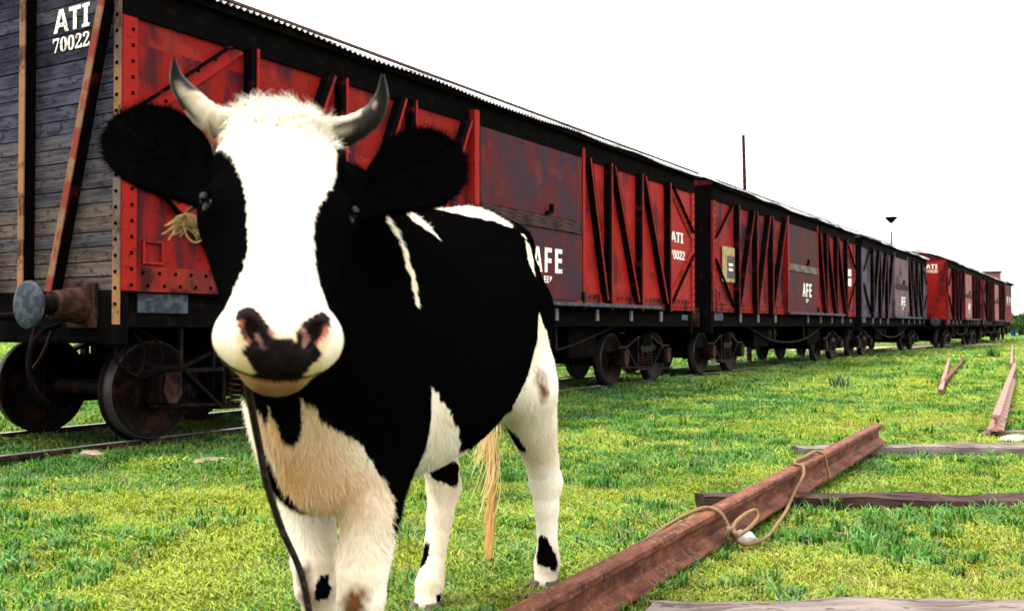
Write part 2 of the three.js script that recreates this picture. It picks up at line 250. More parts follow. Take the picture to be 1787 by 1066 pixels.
function roofGeo(L, step, sag) { // corrugated iron bent over the roof hoops, corrugations across the wagon
  const nx = Math.round(L / 0.076 * step), na = 12, w = HALF + 0.15, P = [], UVs = [], I = [];
  for (let i = 0; i <= nx; i++) for (let j = 0; j <= na; j++) {
    const x = -L / 2 + i / nx * L, t = j / na * 2 - 1, z = t * w, c = 0.0125 * Math.sin(x / 0.076 * Math.PI * 2);
    const e = Math.abs(t) > 0.9 ? 1 : 0.4, y = YE + 0.40 * (1 - t * t) + c + e * sag * (noise(x * 0.9 + 7, t > 0 ? 3 : 8, 0, 71) - 0.5);
    P.push(x, y, z); UVs.push(x, z);
  }
  for (let i = 0; i < nx; i++) for (let j = 0; j < na; j++) { const a = i * (na + 1) + j, b = a + 1, c = a + na + 1, d = c + 1; I.push(a, b, c, b, d, c); }
  const g = new THREE.BufferGeometry(); g.setAttribute('position', new THREE.Float32BufferAttribute(P, 3)); g.setAttribute('uv', new THREE.Float32BufferAttribute(UVs, 2)); g.setIndex(I); g.computeVertexNormals(); return g;
}
function wagon(o) {
  const w = thing('freight_wagon', o.label, 'freight wagon', [0, RAILTOP, 0], TURN, 'covered freight wagons of the train');
  const [px, pz] = track(o.s + LH, o.d + HALF); w.position.set(px, RAILTOP, pz);
  const C = o.colors, near = o.detail > 0;
  // body shell behind the ribs
  const posts = [-4.85, -3.65, -2.5, 2.45, 3.6, 4.8], D0 = -1.12, D1 = 1.56, edges = [-LH, -4.85, -3.65, -2.5, D0 - 0.1, D0 - 0.1, D1 + 0.1, 2.45, 3.6, 4.8, LH];
  edges.splice(5, 1);
  for (const s of [1, -1]) for (let i = 0; i < edges.length - 1; i++) {
    const a = edges[i], b = edges[i + 1]; if (i === 4 && s > 0) continue;
    const m = i === 0 ? C.first ?? C.side : i === edges.length - 2 ? C.last ?? C.side : i < 4 ? C.left ?? C.side : C.side;
    mesh('side_panel', box(b - a - 0.004, YE - YF - 0.2, 0.03, (a + b) / 2, (YE + YF + 0.2) / 2, s * (HALF - 0.015)), m, w);
  }
  for (const s of [1, -1]) mesh('bottom_band', box(LEN, 0.2, 0.045, 0, YF + 0.1, s * (HALF - 0.008)), C.band, w);
  for (const s of [1, -1]) mesh('shaded_cant_rail', [box(LEN, 0.30, 0.05, 0, YE - 0.15, s * (HALF + 0.006)), box(LEN, 0.05, 0.11, 0, YE - 0.02, s * (HALF + 0.045))], mat.nearBlack, w);  // dark eaves board; the eave shadow is put into its height and colour
  mesh('floor', box(LEN - 0.1, 0.08, 2.5, 0, YF - 0.04, 0), mat.nearBlack, w);
  // ribs: dark channel irons with a painted outer edge
  const rib = (name, a, b, s, wd = 0.085) => {
    const dx = b[0] - a[0], dy = b[1] - a[1], L = Math.hypot(dx, dy), r = mesh(name, box(L, wd, 0.1), C.rib ?? mat.ribDark, w);
    r.position.set((a[0] + b[0]) / 2, (a[1] + b[1]) / 2, s * (HALF + 0.048)); r.rotation.z = Math.atan2(dy, dx);
    const k = Math.cos(r.rotation.z) > 0 ? -1 : 1;
    mesh('rib_edge', box(L, 0.028, 0.012, 0, k * (wd / 2 - 0.014) * (dy < 0 ? -1 : 1), s * 0.0585), C.edge ?? C.side, r);
  };
  for (const s of [1, -1]) {
    if (s < 0 && !near) continue;
    for (const x of posts) rib('post', [x, YF - 0.03], [x, YE - 0.27], s);
    for (const [a, b] of [[1.78, 2.36], [2.62, 3.51], [3.78, 4.71]]) rib('diagonal_brace', [b, YF + 0.12], [a, YE - 0.28], s);
    for (const [a, b] of [[-1.4, -2.4], [-2.68, -3.55], [-3.82, -4.74]]) rib('diagonal_brace', [b, YF + 0.12], [a, YE - 0.28], s);
    // end bays: flat riveted straps that meet at the corner post
    for (const e of [-1, 1]) {
      const pts = [[e * 4.95, 3.42], [e * 6.03, 2.62], [e * 6.03, 2.30], [e * 4.95, 1.38]];
      for (const [p, q] of [[0, 1], [3, 2]]) {
        const [a, b] = [pts[p], pts[q]], L = Math.hypot(b[0] - a[0], b[1] - a[1]);
        const st = mesh('strap', box(L, 0.13, 0.02), C.strap ?? C.side, w); st.position.set((a[0] + b[0]) / 2, (a[1] + b[1]) / 2, s * (HALF + 0.011)); st.rotation.z = Math.atan2(b[1] - a[1], b[0] - a[0]);
        mesh('strap_flange', box(L, 0.02, 0.05, 0, e * (p === 0 ? -1 : 1) * (p === 0 ? -0.055 : -0.055) * 1, s * 0.033), mat.ribDark, st);
        if (near && s > 0) { const L2 = []; for (let k = -0.42; k <= 0.43; k += 0.17) L2.push([k * L, 0.03 * (k > 0 ? 1 : -1), 0.01]); stuff(mesh('rivets', rivetsAt(L2), mat.nearBlack, st)); }
      }
      // corner post on the side
      mesh('corner_post', box(0.13, YE - YF - 0.02, 0.02, e * (LH - 0.066), (YE + YF) / 2, s * (HALF + 0.014)), C.corner ?? C.side, w);
    }
  }
  // door
  const dz = HALF + 0.02;
  mesh('door_post', box(0.1, YE - YF - 0.2, 0.12, D0 - 0.15, (YE + YF) / 2 - 0.05, HALF + 0.05), C.edge ?? C.side, w);
  mesh('door_post', box(0.07, YE - YF - 0.2, 0.07, D1 + 0.075, (YE + YF) / 2 - 0.05, HALF + 0.025), C.edge ?? C.side, w);
  const door = part('sliding_door', w); door.position.set(0, 0, dz);
  mesh('upper_panel', box(D1 - D0, YE - 0.31 - 2.46, 0.035, (D0 + D1) / 2, (YE - 0.31 + 2.46) / 2, 0.02), C.door, door);
  mesh('lower_panel', box(D1 - D0 - 0.01, 2.27 - 1.33, 0.04, (D0 + D1) / 2, (2.27 + 1.33) / 2, 0.022), C.door, door);
  mesh('door_rail', box(D1 - D0 + 0.02, 0.17, 0.06, (D0 + D1) / 2, 2.365, 0.03), C.doorRail ?? sleeperDark, door);
  mesh('bottom_strip', box(D1 - D0, 0.07, 0.05, (D0 + D1) / 2, 1.30, 0.03), C.band, door);
  mesh('latch', [rbox(0.16, 0.05, 0.05, 0.01, 0.55, 2.50, 0.06, 0, 0, 0.25), rbox(0.05, 0.12, 0.06, 0.01, 0.62, 2.56, 0.06)], mat.nearBlack, door);
  mesh('bottom_roller', rbox(0.08, 0.26, 0.06, 0.015, D1 + 0.02, 1.33, 0.05), mat.iron, door);
  if (o.doorText !== false) {
    mesh('door_lettering', [letters('A', 0.33, 0.25).translate(0.14, 1.69, 0.0425), letters('F', 0.33, 0.19).translate(0.46, 1.69, 0.0425), letters('E', 0.33, 0.2).translate(0.75, 1.69, 0.0425)], mat.letter, door);
    mesh('small_mark', [letters('EE', 0.09, 0.13).translate(0.44, 1.55, 0.0425), letters('P', 0.07, 0.05).translate(0.60, 1.57, 0.0425)], mat.letter, door);
  }
  mesh('door_track', box(5.6, 0.05, 0.14, 1.55, YF + 0.035, HALF + 0.07), mat.steelBlue, w);
  // lettering at the right end of the side
  if (o.number) {
    mesh('side_lettering', [letters('ATI', 0.18, 0.58).translate(5.06, 2.44, HALF + 0.002), letters(o.number, 0.16, 0.70).translate(5.02, 2.14, HALF + 0.002)], mat.letter, w);
  }
  if (o.sign) { // cream panel with a grey notice
    const n = part('notice_panel', w); n.position.set(-5.30, 2.19, HALF + 0.03);
    mesh('panel_board', rbox(0.74, 0.70, 0.012, 0.004, 0, 0, 0), mat.cream, n); mesh('notice', box(0.44, 0.44, 0.008, 0.12, -0.05, 0.0085), mat.grey, n);
    mesh('notice_lettering', [box(0.24, 0.05, 0.004, 0.1, 0.0, 0.0135), box(0.24, 0.05, 0.004, 0.1, -0.1, 0.0135)], mat.letter, n);
  }
  // hatch, plates, brackets
  mesh('label_frame', [box(0.2, 0.02, 0.02, -5.86, 1.64, HALF + 0.01), box(0.2, 0.02, 0.02, -5.86, 1.47, HALF + 0.01), box(0.02, 0.15, 0.02, -5.95, 1.555, HALF + 0.01), box(0.02, 0.15, 0.02, -5.77, 1.555, HALF + 0.01)], C.corner ?? C.side, w);
  mesh('axle_plate', rbox(0.5, 0.16, 0.02, 0.006, -5.72, 1.15, 1.265), mat.steelBlue, w);
  mesh('end_plate', rbox(0.3, 0.1, 0.012, 0.004, 5.8, 1.12, 1.262), mat.steelBlue, w);
  for (const x of [-4.4, -3.2, -1.9, 0.95, 2.22, 3.45, 4.68]) mesh('bracket', box(0.07, 0.17, 0.03, x, 1.13, 1.275), mat.bracket, w);
  // underframe
  for (const s of [1, -1]) mesh('sole_bar', [box(LEN - 0.1, 0.26, 0.03, 0, 1.10, s * 1.235), box(LEN - 0.1, 0.03, 0.12, 0, 0.975, s * 1.20)], mat.nearBlack, w);
  mesh('underframe', [box(LEN - 0.3, 0.3, 0.14, 0, 1.02, 0.35), box(LEN - 0.3, 0.3, 0.14, 0, 1.02, -0.35), ...[-3.0, -1.5, 0, 1.5, 3.0].map(x => box(0.14, 0.22, 2.4, x, 1.06, 0))], mat.nearBlack, w);
  for (const s of [1, -1]) mesh('truss_rod', [tube([[-3.4, 0.98, s * 1.05], [-1.3, 0.62, s * 1.05], [1.3, 0.62, s * 1.05], [3.4, 0.98, s * 1.05]], 0.02, 30, 6), box(0.06, 0.36, 0.06, -1.3, 0.79, s * 1.05), box(0.06, 0.36, 0.06, 1.3, 0.79, s * 1.05)], mat.iron, w);
  for (const s of [1, -1]) { const sh = new THREE.Shape(); [[-6, 1.2], [6, 1.2], [6, 0.86], [3.6, 0.80], [2.6, 0.56], [-2.6, 0.56], [-3.6, 0.80], [-6, 0.86]].forEach(([x, y], i) => i ? sh.lineTo(x, y) : sh.moveTo(x, y)); mesh('centre_sill', metricUV(new THREE.ExtrudeGeometry(sh, { depth: 0.03, bevelEnabled: false })).translate(0, 0, s * 0.28), mat.nearBlack, w); }
  mesh('brake_cylinder', cyl(0.19, 0.19, 0.7, 18, -0.3, 0.78, 0.55, 0, 0, Math.PI / 2), mat.iron, w);
  for (const [x, L, z] of [[2.2, 0.9, 0.8], [-2.1, 1.1, 0.75], [1.9, 1.6, -0.8], [-1.6, 1.8, -0.8]]) mesh('tool_box', rbox(L, 0.46, 0.5, 0.02, x, 0.72, z), mat.nearBlack, w);
  bogie(w, -4.55, near); bogie(w, 4.6, near);
  for (const e of [-1, 1]) { for (const s of [1, -1]) buffer(w, e, s);
    mesh('headstock', [box(0.1, 0.42, 2.56, e * (LH - 0.045), 1.04, 0), box(0.03, 0.03, 2.3, e * (LH + 0.06), 0.87, 0)], mat.nearBlack, w);
    mesh('coupling_hook', [tube([[e * LH, 1.05, 0], [e * (LH + 0.22), 1.05, 0], [e * (LH + 0.3), 1.1, 0], [e * (LH + 0.24), 1.18, 0]], 0.035, 14, 7), tube([[e * (LH + 0.24), 1.1, 0.05], [e * (LH + 0.3), 0.85, 0.05], [e * (LH + 0.3), 0.72, 0], [e * (LH + 0.3), 0.85, -0.05], [e * (LH + 0.24), 1.1, -0.05]], 0.02, 24, 6)], mat.iron, w);
  }
  // ends: planks, posts, leaning stanchions, rusty corner irons
  for (const e of [-1, 1]) {
    const shown = (e < 0 && o.end), X = e * LH;
    if (shown === 'planks') {
      const n = 21, h = (YE - YF) / n;
      for (let i = 0; i < n; i++) {
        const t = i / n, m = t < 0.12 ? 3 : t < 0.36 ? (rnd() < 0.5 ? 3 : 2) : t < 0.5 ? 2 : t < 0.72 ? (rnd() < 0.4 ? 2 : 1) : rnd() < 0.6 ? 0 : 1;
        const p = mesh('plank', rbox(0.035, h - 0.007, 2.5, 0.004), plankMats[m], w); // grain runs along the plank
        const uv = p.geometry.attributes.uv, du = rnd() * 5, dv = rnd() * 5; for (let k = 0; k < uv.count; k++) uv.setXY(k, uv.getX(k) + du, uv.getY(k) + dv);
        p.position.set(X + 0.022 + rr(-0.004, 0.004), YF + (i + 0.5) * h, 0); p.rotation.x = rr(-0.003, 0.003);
      }
      mesh('end_lining', box(0.02, YE - YF, 2.5, X + 0.06, (YE + YF) / 2, 0), mat.nearBlack, w);
    } else mesh('end_panel', box(0.04, YE - YF, 2.56, X - e * 0.02, (YE + YF) / 2, 0), e < 0 ? C.endPanel ?? C.side : C.side, w);
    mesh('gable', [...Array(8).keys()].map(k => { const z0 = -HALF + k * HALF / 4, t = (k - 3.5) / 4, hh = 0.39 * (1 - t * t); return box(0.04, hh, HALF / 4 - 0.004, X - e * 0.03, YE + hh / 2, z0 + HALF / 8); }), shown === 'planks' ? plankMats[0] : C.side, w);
    if (o.end && e < 0) {
      const pm = o.end === 'planks' ? mat.cornerRust : C.side;
      const I_ = (name, z0, z1) => { // stanchion: outer flange on a dark web, leaning from z0 at the foot to z1 at the top
        const L = Math.hypot(YE - YF, z1 - z0), ang = Math.atan2(z1 - z0, YE - YF), s = mesh(name, box(0.11, L, 0.022), mat.ribDark, w);
        s.position.set(X - 0.055, (YE + YF) / 2, (z0 + z1) / 2); s.rotation.x = ang;
        mesh('stanchion_flange', rbox(0.014, L, 0.075, 0.004, -0.06, 0, 0), o.end === 'planks' && name === 'leaning_stanchion' ? mat.strapRust : pm, s);
      };
      I_('end_post', 0.20, 0.20); I_('leaning_stanchion', 0.57, 1.265); I_('leaning_stanchion', -0.28, -0.85);
      for (const s of [1, -1]) {
        mesh('corner_iron', rbox(0.014, YE - YF + 0.26, 0.085, 0.003, X - 0.006, (YE + YF - 0.26) / 2, s * (HALF - 0.036)), pm, w);
        if (near) { const L2 = []; for (let y = YF - 0.1; y < YE; y += 0.125) L2.push([X - 0.013, y, s * (HALF - 0.036), -Math.PI / 2]); stuff(mesh('corner_rivets', rivetsAt(L2), mat.nearBlack, w)); }
      }
      mesh('end_lettering', [letters('ATI', 0.19, 0.46).rotateY(-Math.PI / 2).translate(X - 0.002, 3.36, 0.45), letters(o.number, 0.12, 0.47, serif).rotateY(-Math.PI / 2).translate(X - 0.002, 3.20, 0.44)], mat.letter, w);
    }
  }
  if (near) { // rivets of the corner post and the bottom band
    const L2 = []; for (let y = YF + 0.05; y < YE - 0.3; y += 0.125) for (const x of [-LH + 0.066, LH - 0.066]) L2.push([x + 0.02, y, HALF + 0.024]);
    for (let x = -LH + 0.2; x < LH - 0.2; x += 0.16) L2.push([x, YF + 0.15, HALF + 0.0145]), L2.push([x + 0.05, YF + 0.05, HALF + 0.0145]);
    stuff(mesh('rivets', rivetsAt(L2), mat.ribDark, w));
  }
  // roof
  const r = mesh('roof', roofGeo(LEN + 0.16, near ? 7 : 4, o.sag ?? 0.05), mat.zinc, w); r.material.side = THREE.DoubleSide;
  mesh('roof_walk', box(LEN, 0.03, 0.45, 0, YE + 0.46, 0), sleeperGrey, w);
  for (const s of [1, -1]) mesh('roof_edge_strip', box(LEN + 0.1, 0.022, 0.04, 0, YE + 0.075, s * (HALF + 0.09)), mat.roofEdge, w);
  if (o.extra) o.extra(w);
  return w;
}
mat.strapRust = std({ map: tex(256, 1.2, (u, v) => { const k = fbm(u * 9, v * 9, 9, 441, 5); return mix3([0.12, 0.024, 0.017], [0.13, 0.075, 0.045], step01(0.42, 0.6, k)); }), roughness: 0.8 });
const step = LEN + GAP;
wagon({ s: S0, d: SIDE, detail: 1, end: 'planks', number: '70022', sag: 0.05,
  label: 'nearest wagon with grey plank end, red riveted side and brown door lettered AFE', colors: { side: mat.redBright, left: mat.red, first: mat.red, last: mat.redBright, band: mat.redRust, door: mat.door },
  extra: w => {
    mesh('hose_loop', [tube([[-6.05, 0.95, 1.16], [-6.12, 0.70, 1.22], [-5.95, 0.58, 1.24], [-5.85, 0.76, 1.2], [-5.97, 0.98, 1.16]], 0.014, 40, 7), tube([[-5.9, 0.95, 1.15], [-5.72, 0.85, 1.2], [-5.7, 0.66, 1.22], [-5.86, 0.55, 1.2], [-6.0, 0.62, 1.2], [-6.02, 0.82, 1.18]], 0.012, 40, 7)], mat.nearBlack, w);
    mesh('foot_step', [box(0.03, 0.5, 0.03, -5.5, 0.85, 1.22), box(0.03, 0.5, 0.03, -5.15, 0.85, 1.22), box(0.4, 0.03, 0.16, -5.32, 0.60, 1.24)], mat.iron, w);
    mesh('brake_hose', tube([[-6.2, 0.98, 0.62], [-6.36, 0.92, 0.62], [-6.48, 0.78, 0.66], [-6.52, 0.58, 0.72], [-6.46, 0.42, 0.76], [-6.36, 0.36, 0.72]], 0.022, 40, 8), mat.nearBlack, w);
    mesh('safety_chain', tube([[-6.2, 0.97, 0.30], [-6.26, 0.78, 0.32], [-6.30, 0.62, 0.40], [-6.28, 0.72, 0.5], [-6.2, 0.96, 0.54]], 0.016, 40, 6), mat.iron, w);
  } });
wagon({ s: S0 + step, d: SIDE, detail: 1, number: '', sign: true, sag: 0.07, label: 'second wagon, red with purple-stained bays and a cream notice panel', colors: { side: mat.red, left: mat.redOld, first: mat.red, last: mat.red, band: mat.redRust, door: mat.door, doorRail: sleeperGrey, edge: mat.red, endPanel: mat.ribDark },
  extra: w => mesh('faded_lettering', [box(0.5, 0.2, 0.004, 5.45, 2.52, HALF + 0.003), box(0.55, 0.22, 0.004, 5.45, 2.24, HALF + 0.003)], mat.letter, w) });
wagon({ s: S0 + 2 * step, d: SIDE, detail: 0, number: '', sag: 0.07, label: 'grey-violet weathered wagon between the red wagons, third from the cow', colors: { side: mat.grey, band: mat.grey, door: mat.greyDoor, edge: mat.greyDoor, endPanel: mat.nearBlack } });
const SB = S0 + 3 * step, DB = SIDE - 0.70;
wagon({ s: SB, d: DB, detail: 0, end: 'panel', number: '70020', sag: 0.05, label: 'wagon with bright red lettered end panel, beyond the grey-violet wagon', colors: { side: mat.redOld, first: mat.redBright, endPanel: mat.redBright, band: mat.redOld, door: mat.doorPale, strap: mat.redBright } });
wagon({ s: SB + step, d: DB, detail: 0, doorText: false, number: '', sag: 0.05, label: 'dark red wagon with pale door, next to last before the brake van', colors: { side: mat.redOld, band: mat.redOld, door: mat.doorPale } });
{ // brake van at the far end: short body, high lookout
  const [px, pz] = track(SB + 2 * step + 2.6, DB + HALF), v = thing('brake_van', 'short brown brake van with raised lookout at the far end of the train', 'brake van', [px, RAILTOP, pz], TURN);
  mesh('body', box(5.0, YE - YF + 0.05, 2.5, 0, (YE + YF) / 2, 0), mat.redOld, v); mesh('roof', rbox(5.3, 0.16, 2.8, 0.06, 0, YE + 0.1, 0), mat.nearBlack, v);
  mesh('lookout', rbox(1.4, 0.62, 1.7, 0.05, -1.2, YE + 0.48, 0), mat.doorPale, v); mesh('lookout_roof', rbox(1.7, 0.08, 1.95, 0.03, -1.2, YE + 0.83, 0), mat.nearBlack, v); mesh('chimney', cyl(0.07, 0.07, 0.6, 10, 1.4, YE + 0.45, 0.3), mat.nearBlack, v);
  for (const x of [-1.6, 0, 1.6]) { const f = mesh('window', box(0.6, 0.7, 0.03, x, 2.6, 1.265), mat.doorPale, v); mesh('pane', box(0.46, 0.56, 0.01, x, 2.6, 1.286), std({ color: lin(0.02, 0.022, 0.025), roughness: 0.15 }), f); }
  mesh('underframe', box(4.9, 0.3, 2.3, 0, 1.09, 0), mat.nearBlack, v);
  for (const x of [-1.6, 1.6]) for (const s of [1, -1]) { const wl = mesh('wheel', wheelGeo, mat.iron, v); wl.position.set(x, 0.425, s * 0.75); if (s < 0) wl.rotation.y = Math.PI; mesh('axle_box', rbox(0.26, 0.5, 0.16, 0.03, x, 0.62, s * 0.96), mat.iron, v); }
}

// ---------------------------------------------------------------- loose rails, sleepers, stones, poles
// a loose rail from a to b; a, b = centre of the foot
function looseRail(label, a, b, m, roll = 0) {
  const A_ = new THREE.Vector3(...a), B_ = new THREE.Vector3(...b), L = A_.distanceTo(B_);
  const r = one('loose_rail', shiftUV(railGeo(L), rnd() * 5, rnd() * 5), m, label, 'rail', a, 0, 'rusty rails lying in the grass');
  r.quaternion.setFromUnitVectors(new THREE.Vector3(1, 0, 0), B_.sub(A_).normalize()); r.rotateX(roll); return r;
}
const bigRail = looseRail('long rusty rail in the foreground with the rope looped round it', [-0.22, 0.045, -2.62], [2.93, 0.12, -8.0], mat.rail, 0.04);
looseRail('pale rusty rail at the right edge, its cut end facing the viewer', [4.36, 0.10, -9.0], [11.6, 0.04, -23.0], mat.railPale, 0.03);
looseRail('far pale rail that carries on behind the bend at the right edge', [11.62, 0.03, -23.2], [22.6, 0.03, -45.0], mat.railPale);
looseRail('left rail of the small V lying in the grass', [6.1, 0.0, -14.2], [12.1, 0.0, -27.6], mat.railPale);
looseRail('right rail of the small V lying in the grass', [6.7, 0.0, -15.6], [13.2, 0.0, -29.0], mat.rail);
function sleeper(label, pos, L, w, h, m, turn = 0, tilt = 0) {
  const g = new THREE.BoxGeometry(L, h, w, Math.round(L / 0.06), 3, 4), p = g.attributes.position, sd = rnd() * 50;
  for (let i = 0; i < p.count; i++) { // split, worn edges and rotten ends
    const x = p.getX(i), y = p.getY(i), z = p.getZ(i), e = (Math.abs(y) / (h / 2)) * (Math.abs(z) / (w / 2)), n1 = noise(x * 3 + sd, z * 9 + y * 9, 0, 3) - 0.5, n2 = noise(x * 12 + sd, z * 20 + y * 14 + 9, 0, 5) - 0.5;
    p.setXYZ(i, x + (Math.abs(x) > L / 2 - 0.01 ? n2 * 0.09 : 0), y * (1 - 0.12 * e * (0.5 + n1)) + n1 * 0.045 + n2 * 0.016, z * (1 - 0.1 * e * (0.5 + n2)) + n1 * 0.05 + n2 * 0.012);
  }
  g.computeVertexNormals(); const s = one('wooden_sleeper', shiftUV(metricUV(g), rnd() * 4, rnd() * 4), m, label, 'sleeper', pos, turn, 'old sleepers under the loose rails'); s.rotation.z = tilt; return s;
}
sleeper('dark rotten sleeper under the middle of the long rusty rail', [2.28, 0.022, -5.62], 2.45, 0.22, 0.15, sleeperDark, -0.02);
sleeper('grey sleeper under the far end of the long rusty rail', [3.55, 0.045, -7.85], 2.7, 0.2, 0.14, sleeperGrey, 0.02);
sleeper('pale grey sleeper along the bottom edge of the photo', [1.62, 0.005, -3.46], 2.3, 0.24, 0.15, sleeperGrey, 0.015);
sleeper('short broken sleeper piece left of the cut rail end', [4.55, 0.0, -10.3], 0.5, 0.16, 0.1, sleeperGrey, 0.05);
sleeper('sleeper beneath the cut rail end at the right edge', [5.5, 0.0, -9.35], 2.2, 0.2, 0.14, sleeperGrey, 0.04);
function rock(r, sx, sy, sz) { const g = new THREE.IcosahedronGeometry(r, 3), p = g.attributes.position, k = rnd() * 90; for (let i = 0; i < p.count; i++) { const x = p.getX(i) / r, y = p.getY(i) / r, z = p.getZ(i) / r, n = 0.72 + 0.5 * noise3(x * 1.3 + k, y * 1.3, z * 1.3) + 0.12 * noise3(x * 5 + k, y * 5, z * 5); p.setXYZ(i, x * r * n * sx, y * r * n * sy, z * r * n * sz); } g.computeVertexNormals(); return metricUV(g); }
one('stone', rock(0.07, 0.9, 1.0, 0.8), mat.stone, 'white stone against the long rusty rail under the rope knot', 'stone', [1.085, 0.022, -4.66]);
one('stone', rock(0.13, 1.1, 0.6, 0.9), mat.stone, 'pale stone below the cut rail end at the right edge', 'stone', [4.42, 0.02, -8.75]);
const chip = std({ map: woodTex(381, [0.10, 0.07, 0.05], [0.23, 0.18, 0.13], [0.05, 0.035, 0.02]), roughness: 0.95 });
one('wood_chip', rock(0.09, 1.1, 0.4, 0.5), chip, 'pale wood chip in the grass in front of the nearest wheels', 'wood chip', [-3.26, 0.05, -7.75]);
one('wood_chip', rock(0.10, 1.5, 0.35, 0.5), chip, 'tan wood chip in the grass left of the cow', 'wood chip', [-2.22, 0.05, -7.3], 0.4);
one('dung_pat', rock(0.13, 1.2, 0.22, 0.8), std({ color: lin(0.065, 0.05, 0.038), roughness: 1 }), 'flat dry dung pat in the grass at left', 'dung', [-2.47, 0.03, -6.5]);
one('dung_pat', rock(0.16, 1.2, 0.22, 0.8), std({ color: lin(0.065, 0.04, 0.03), roughness: 1 }), 'brown dung pat in the grass in front of the wagons', 'dung', [3.2, 0.02, -10.9]);
// poles behind the train
{ const p = thing('pole', 'tall rusty pole standing behind the second wagon', 'pole', [6.6, 0, -28.0]); mesh('shaft', cyl(0.05, 0.075, 6.45, 12, 0, 3.22, 0, 0, 0, 0.022), mat.ironBrown, p); mesh('cap', cyl(0.055, 0.055, 0.16, 10, -0.072, 6.5, 0), mat.letter, p); }
{ const p = thing('lamp_post', 'slim lamp post behind the grey-violet wagon', 'lamp post', [20.6, 0, -54]);
  mesh('shaft', cyl(0.05, 0.09, 6.2, 10, 0, 3.1, 0), mat.ironBrown, p); mesh('upper_tube', cyl(0.018, 0.02, 0.5, 8, 0, 6.42, 0), mat.letter, p); mesh('lamp_shade', metricUV(new THREE.LatheGeometry([[0.03, 0.1], [0.06, 0.12], [0.36, 0.42], [0.3, 0.46], [0, 0.46]].map(q => new THREE.Vector2(...q)), 18)).translate(0, 6.5, 0), mat.nearBlack, p); }  // upper tube kept pale and thin: sky glare put into its colour
// things at the far right edge: drums and a belt of trees
const drumMats = [[0.008, 0.02, 0.07], [0.006, 0.006, 0.008], [0.012, 0.03, 0.09], [0.16, 0.06, 0.01], [0.007, 0.007, 0.01]];
drumMats.forEach((c, i) => { const d = thing('oil_drum', ['small blue drum nearest the end of the train', 'black drum beside the small blue drum', 'lighter blue drum in the middle of the far row', 'orange drum at the far right edge', 'black drum beyond the orange drum'][i], 'drum', [46.3 + i * 0.42, 0, -92 + (i % 2) * 0.5]); mesh('shell', cyl(0.2, 0.2, 0.72, 16, 0, 0.36, 0), std({ color: lin(...c), roughness: 0.5 }), d); mesh('hoop', [0.03, 0.25, 0.48, 0.7].map(y => cyl(0.209, 0.209, 0.03, 16, 0, y, 0)), std({ color: lin(...c), roughness: 0.5 }), d); });
{
  const leafM = std({ color: lin(0.03, 0.062, 0.014), side: THREE.DoubleSide, roughness: 0.8 }), barkM = std({ color: lin(0.06, 0.045, 0.035), roughness: 1 });
  const crown = (h, r, n) => { const P = [], N = []; for (let i = 0; i < n; i++) { const a = rnd() * 6.283, t = Math.cbrt(rnd()), q = Math.acos(rr(-1, 1)), lob = 0.75 + 0.5 * noise(Math.cos(a) * 2 + 9, q * 2 + Math.sin(a) * 2, 0, 45), x = r * t * lob * Math.sin(q) * Math.cos(a), z = r * t * lob * Math.sin(q) * Math.sin(a), y = h + r * 0.72 * t * lob * Math.cos(q), s = rr(0.18, 0.4); const d = new THREE.Vector3(rr(-1, 1), rr(-1, 1), rr(-1, 1)).normalize(), e = new THREE.Vector3(rr(-1, 1), rr(-1, 1), rr(-1, 1)).cross(d).normalize(), f = d.clone().cross(e); for (const [ca, cb] of [[-1, 0], [1, 0], [0, 1.6]]) { P.push(x + s * (ca * d.x + cb * e.x), y + s * (ca * d.y + cb * e.y), z + s * (ca * d.z + cb * e.z)); N.push(f.x, f.y, f.z); } } const g = new THREE.BufferGeometry(); g.setAttribute('position', new THREE.Float32BufferAttribute(P, 3)); g.setAttribute('normal', new THREE.Float32BufferAttribute(N, 3)); g.setAttribute('uv', new THREE.Float32BufferAttribute(new Float32Array(P.length / 3 * 2), 2)); return g; };
  [[63.2, -126, 1.0, 1.1], [66.0, -130, 1.3, 1.5], [68.5, -131, 1.7, 1.9], [73, -131, 2.2, 2.4], [79, -128, 2.6, 2.5]].forEach(([x, z, h, r], i) => { const t = thing('tree', ['lowest bushy tree on the skyline beside the train end', 'round green tree second on the far skyline', 'taller green tree at the photo edge on the far skyline', 'broad far tree past the right photo edge', 'tallest far tree past the right photo edge'][i], 'tree', [x, 0, z], 0, 'trees on the far skyline'); mesh('trunk', cyl(0.1, 0.18, h, 8, 0, h / 2, 0), barkM, t); mesh('crown', crown(h, r, 1400), leafM, t); });
}

// ---------------------------------------------------------------- grass
const bladeTuft = (n, h0, h1, spread, wd, lean) => {
  const P = [], N = [], I = [];
  for (let i = 0; i < n; i++) {
    const a = rnd() * 6.283, r = spread * Math.sqrt(rnd()), bx = r * Math.cos(a), bz = r * Math.sin(a), h = rr(h0, h1), t = rnd() * 6.283, l = lean * rr(0.3, 1) * h, dx = Math.cos(t), dz = Math.sin(t), w = wd * rr(0.7, 1.3), q = P.length / 3;
    const px = -dz * w, pz = dx * w;
    P.push(bx - px, -0.01, bz - pz, bx + px, -0.01, bz + pz, bx + dx * l * 0.35 - px * 0.8, h * 0.62, bz + dz * l * 0.35 - pz * 0.8, bx + dx * l * 0.35 + px * 0.8, h * 0.62, bz + dz * l * 0.35 + pz * 0.8, bx + dx * l, h * (1 - 0.25 * lean), bz + dz * l);
    for (let k = 0; k < 5; k++) N.push(dx * 0.5, 0.85, dz * 0.5);
    I.push(q, q + 1, q + 2, q + 1, q + 3, q + 2, q + 2, q + 3, q + 4);
  }
  const g = new THREE.BufferGeometry(); g.setAttribute('position', new THREE.Float32BufferAttribute(P, 3)); g.setAttribute('normal', new THREE.Float32BufferAttribute(N, 3)); g.setIndex(I); return g;
};
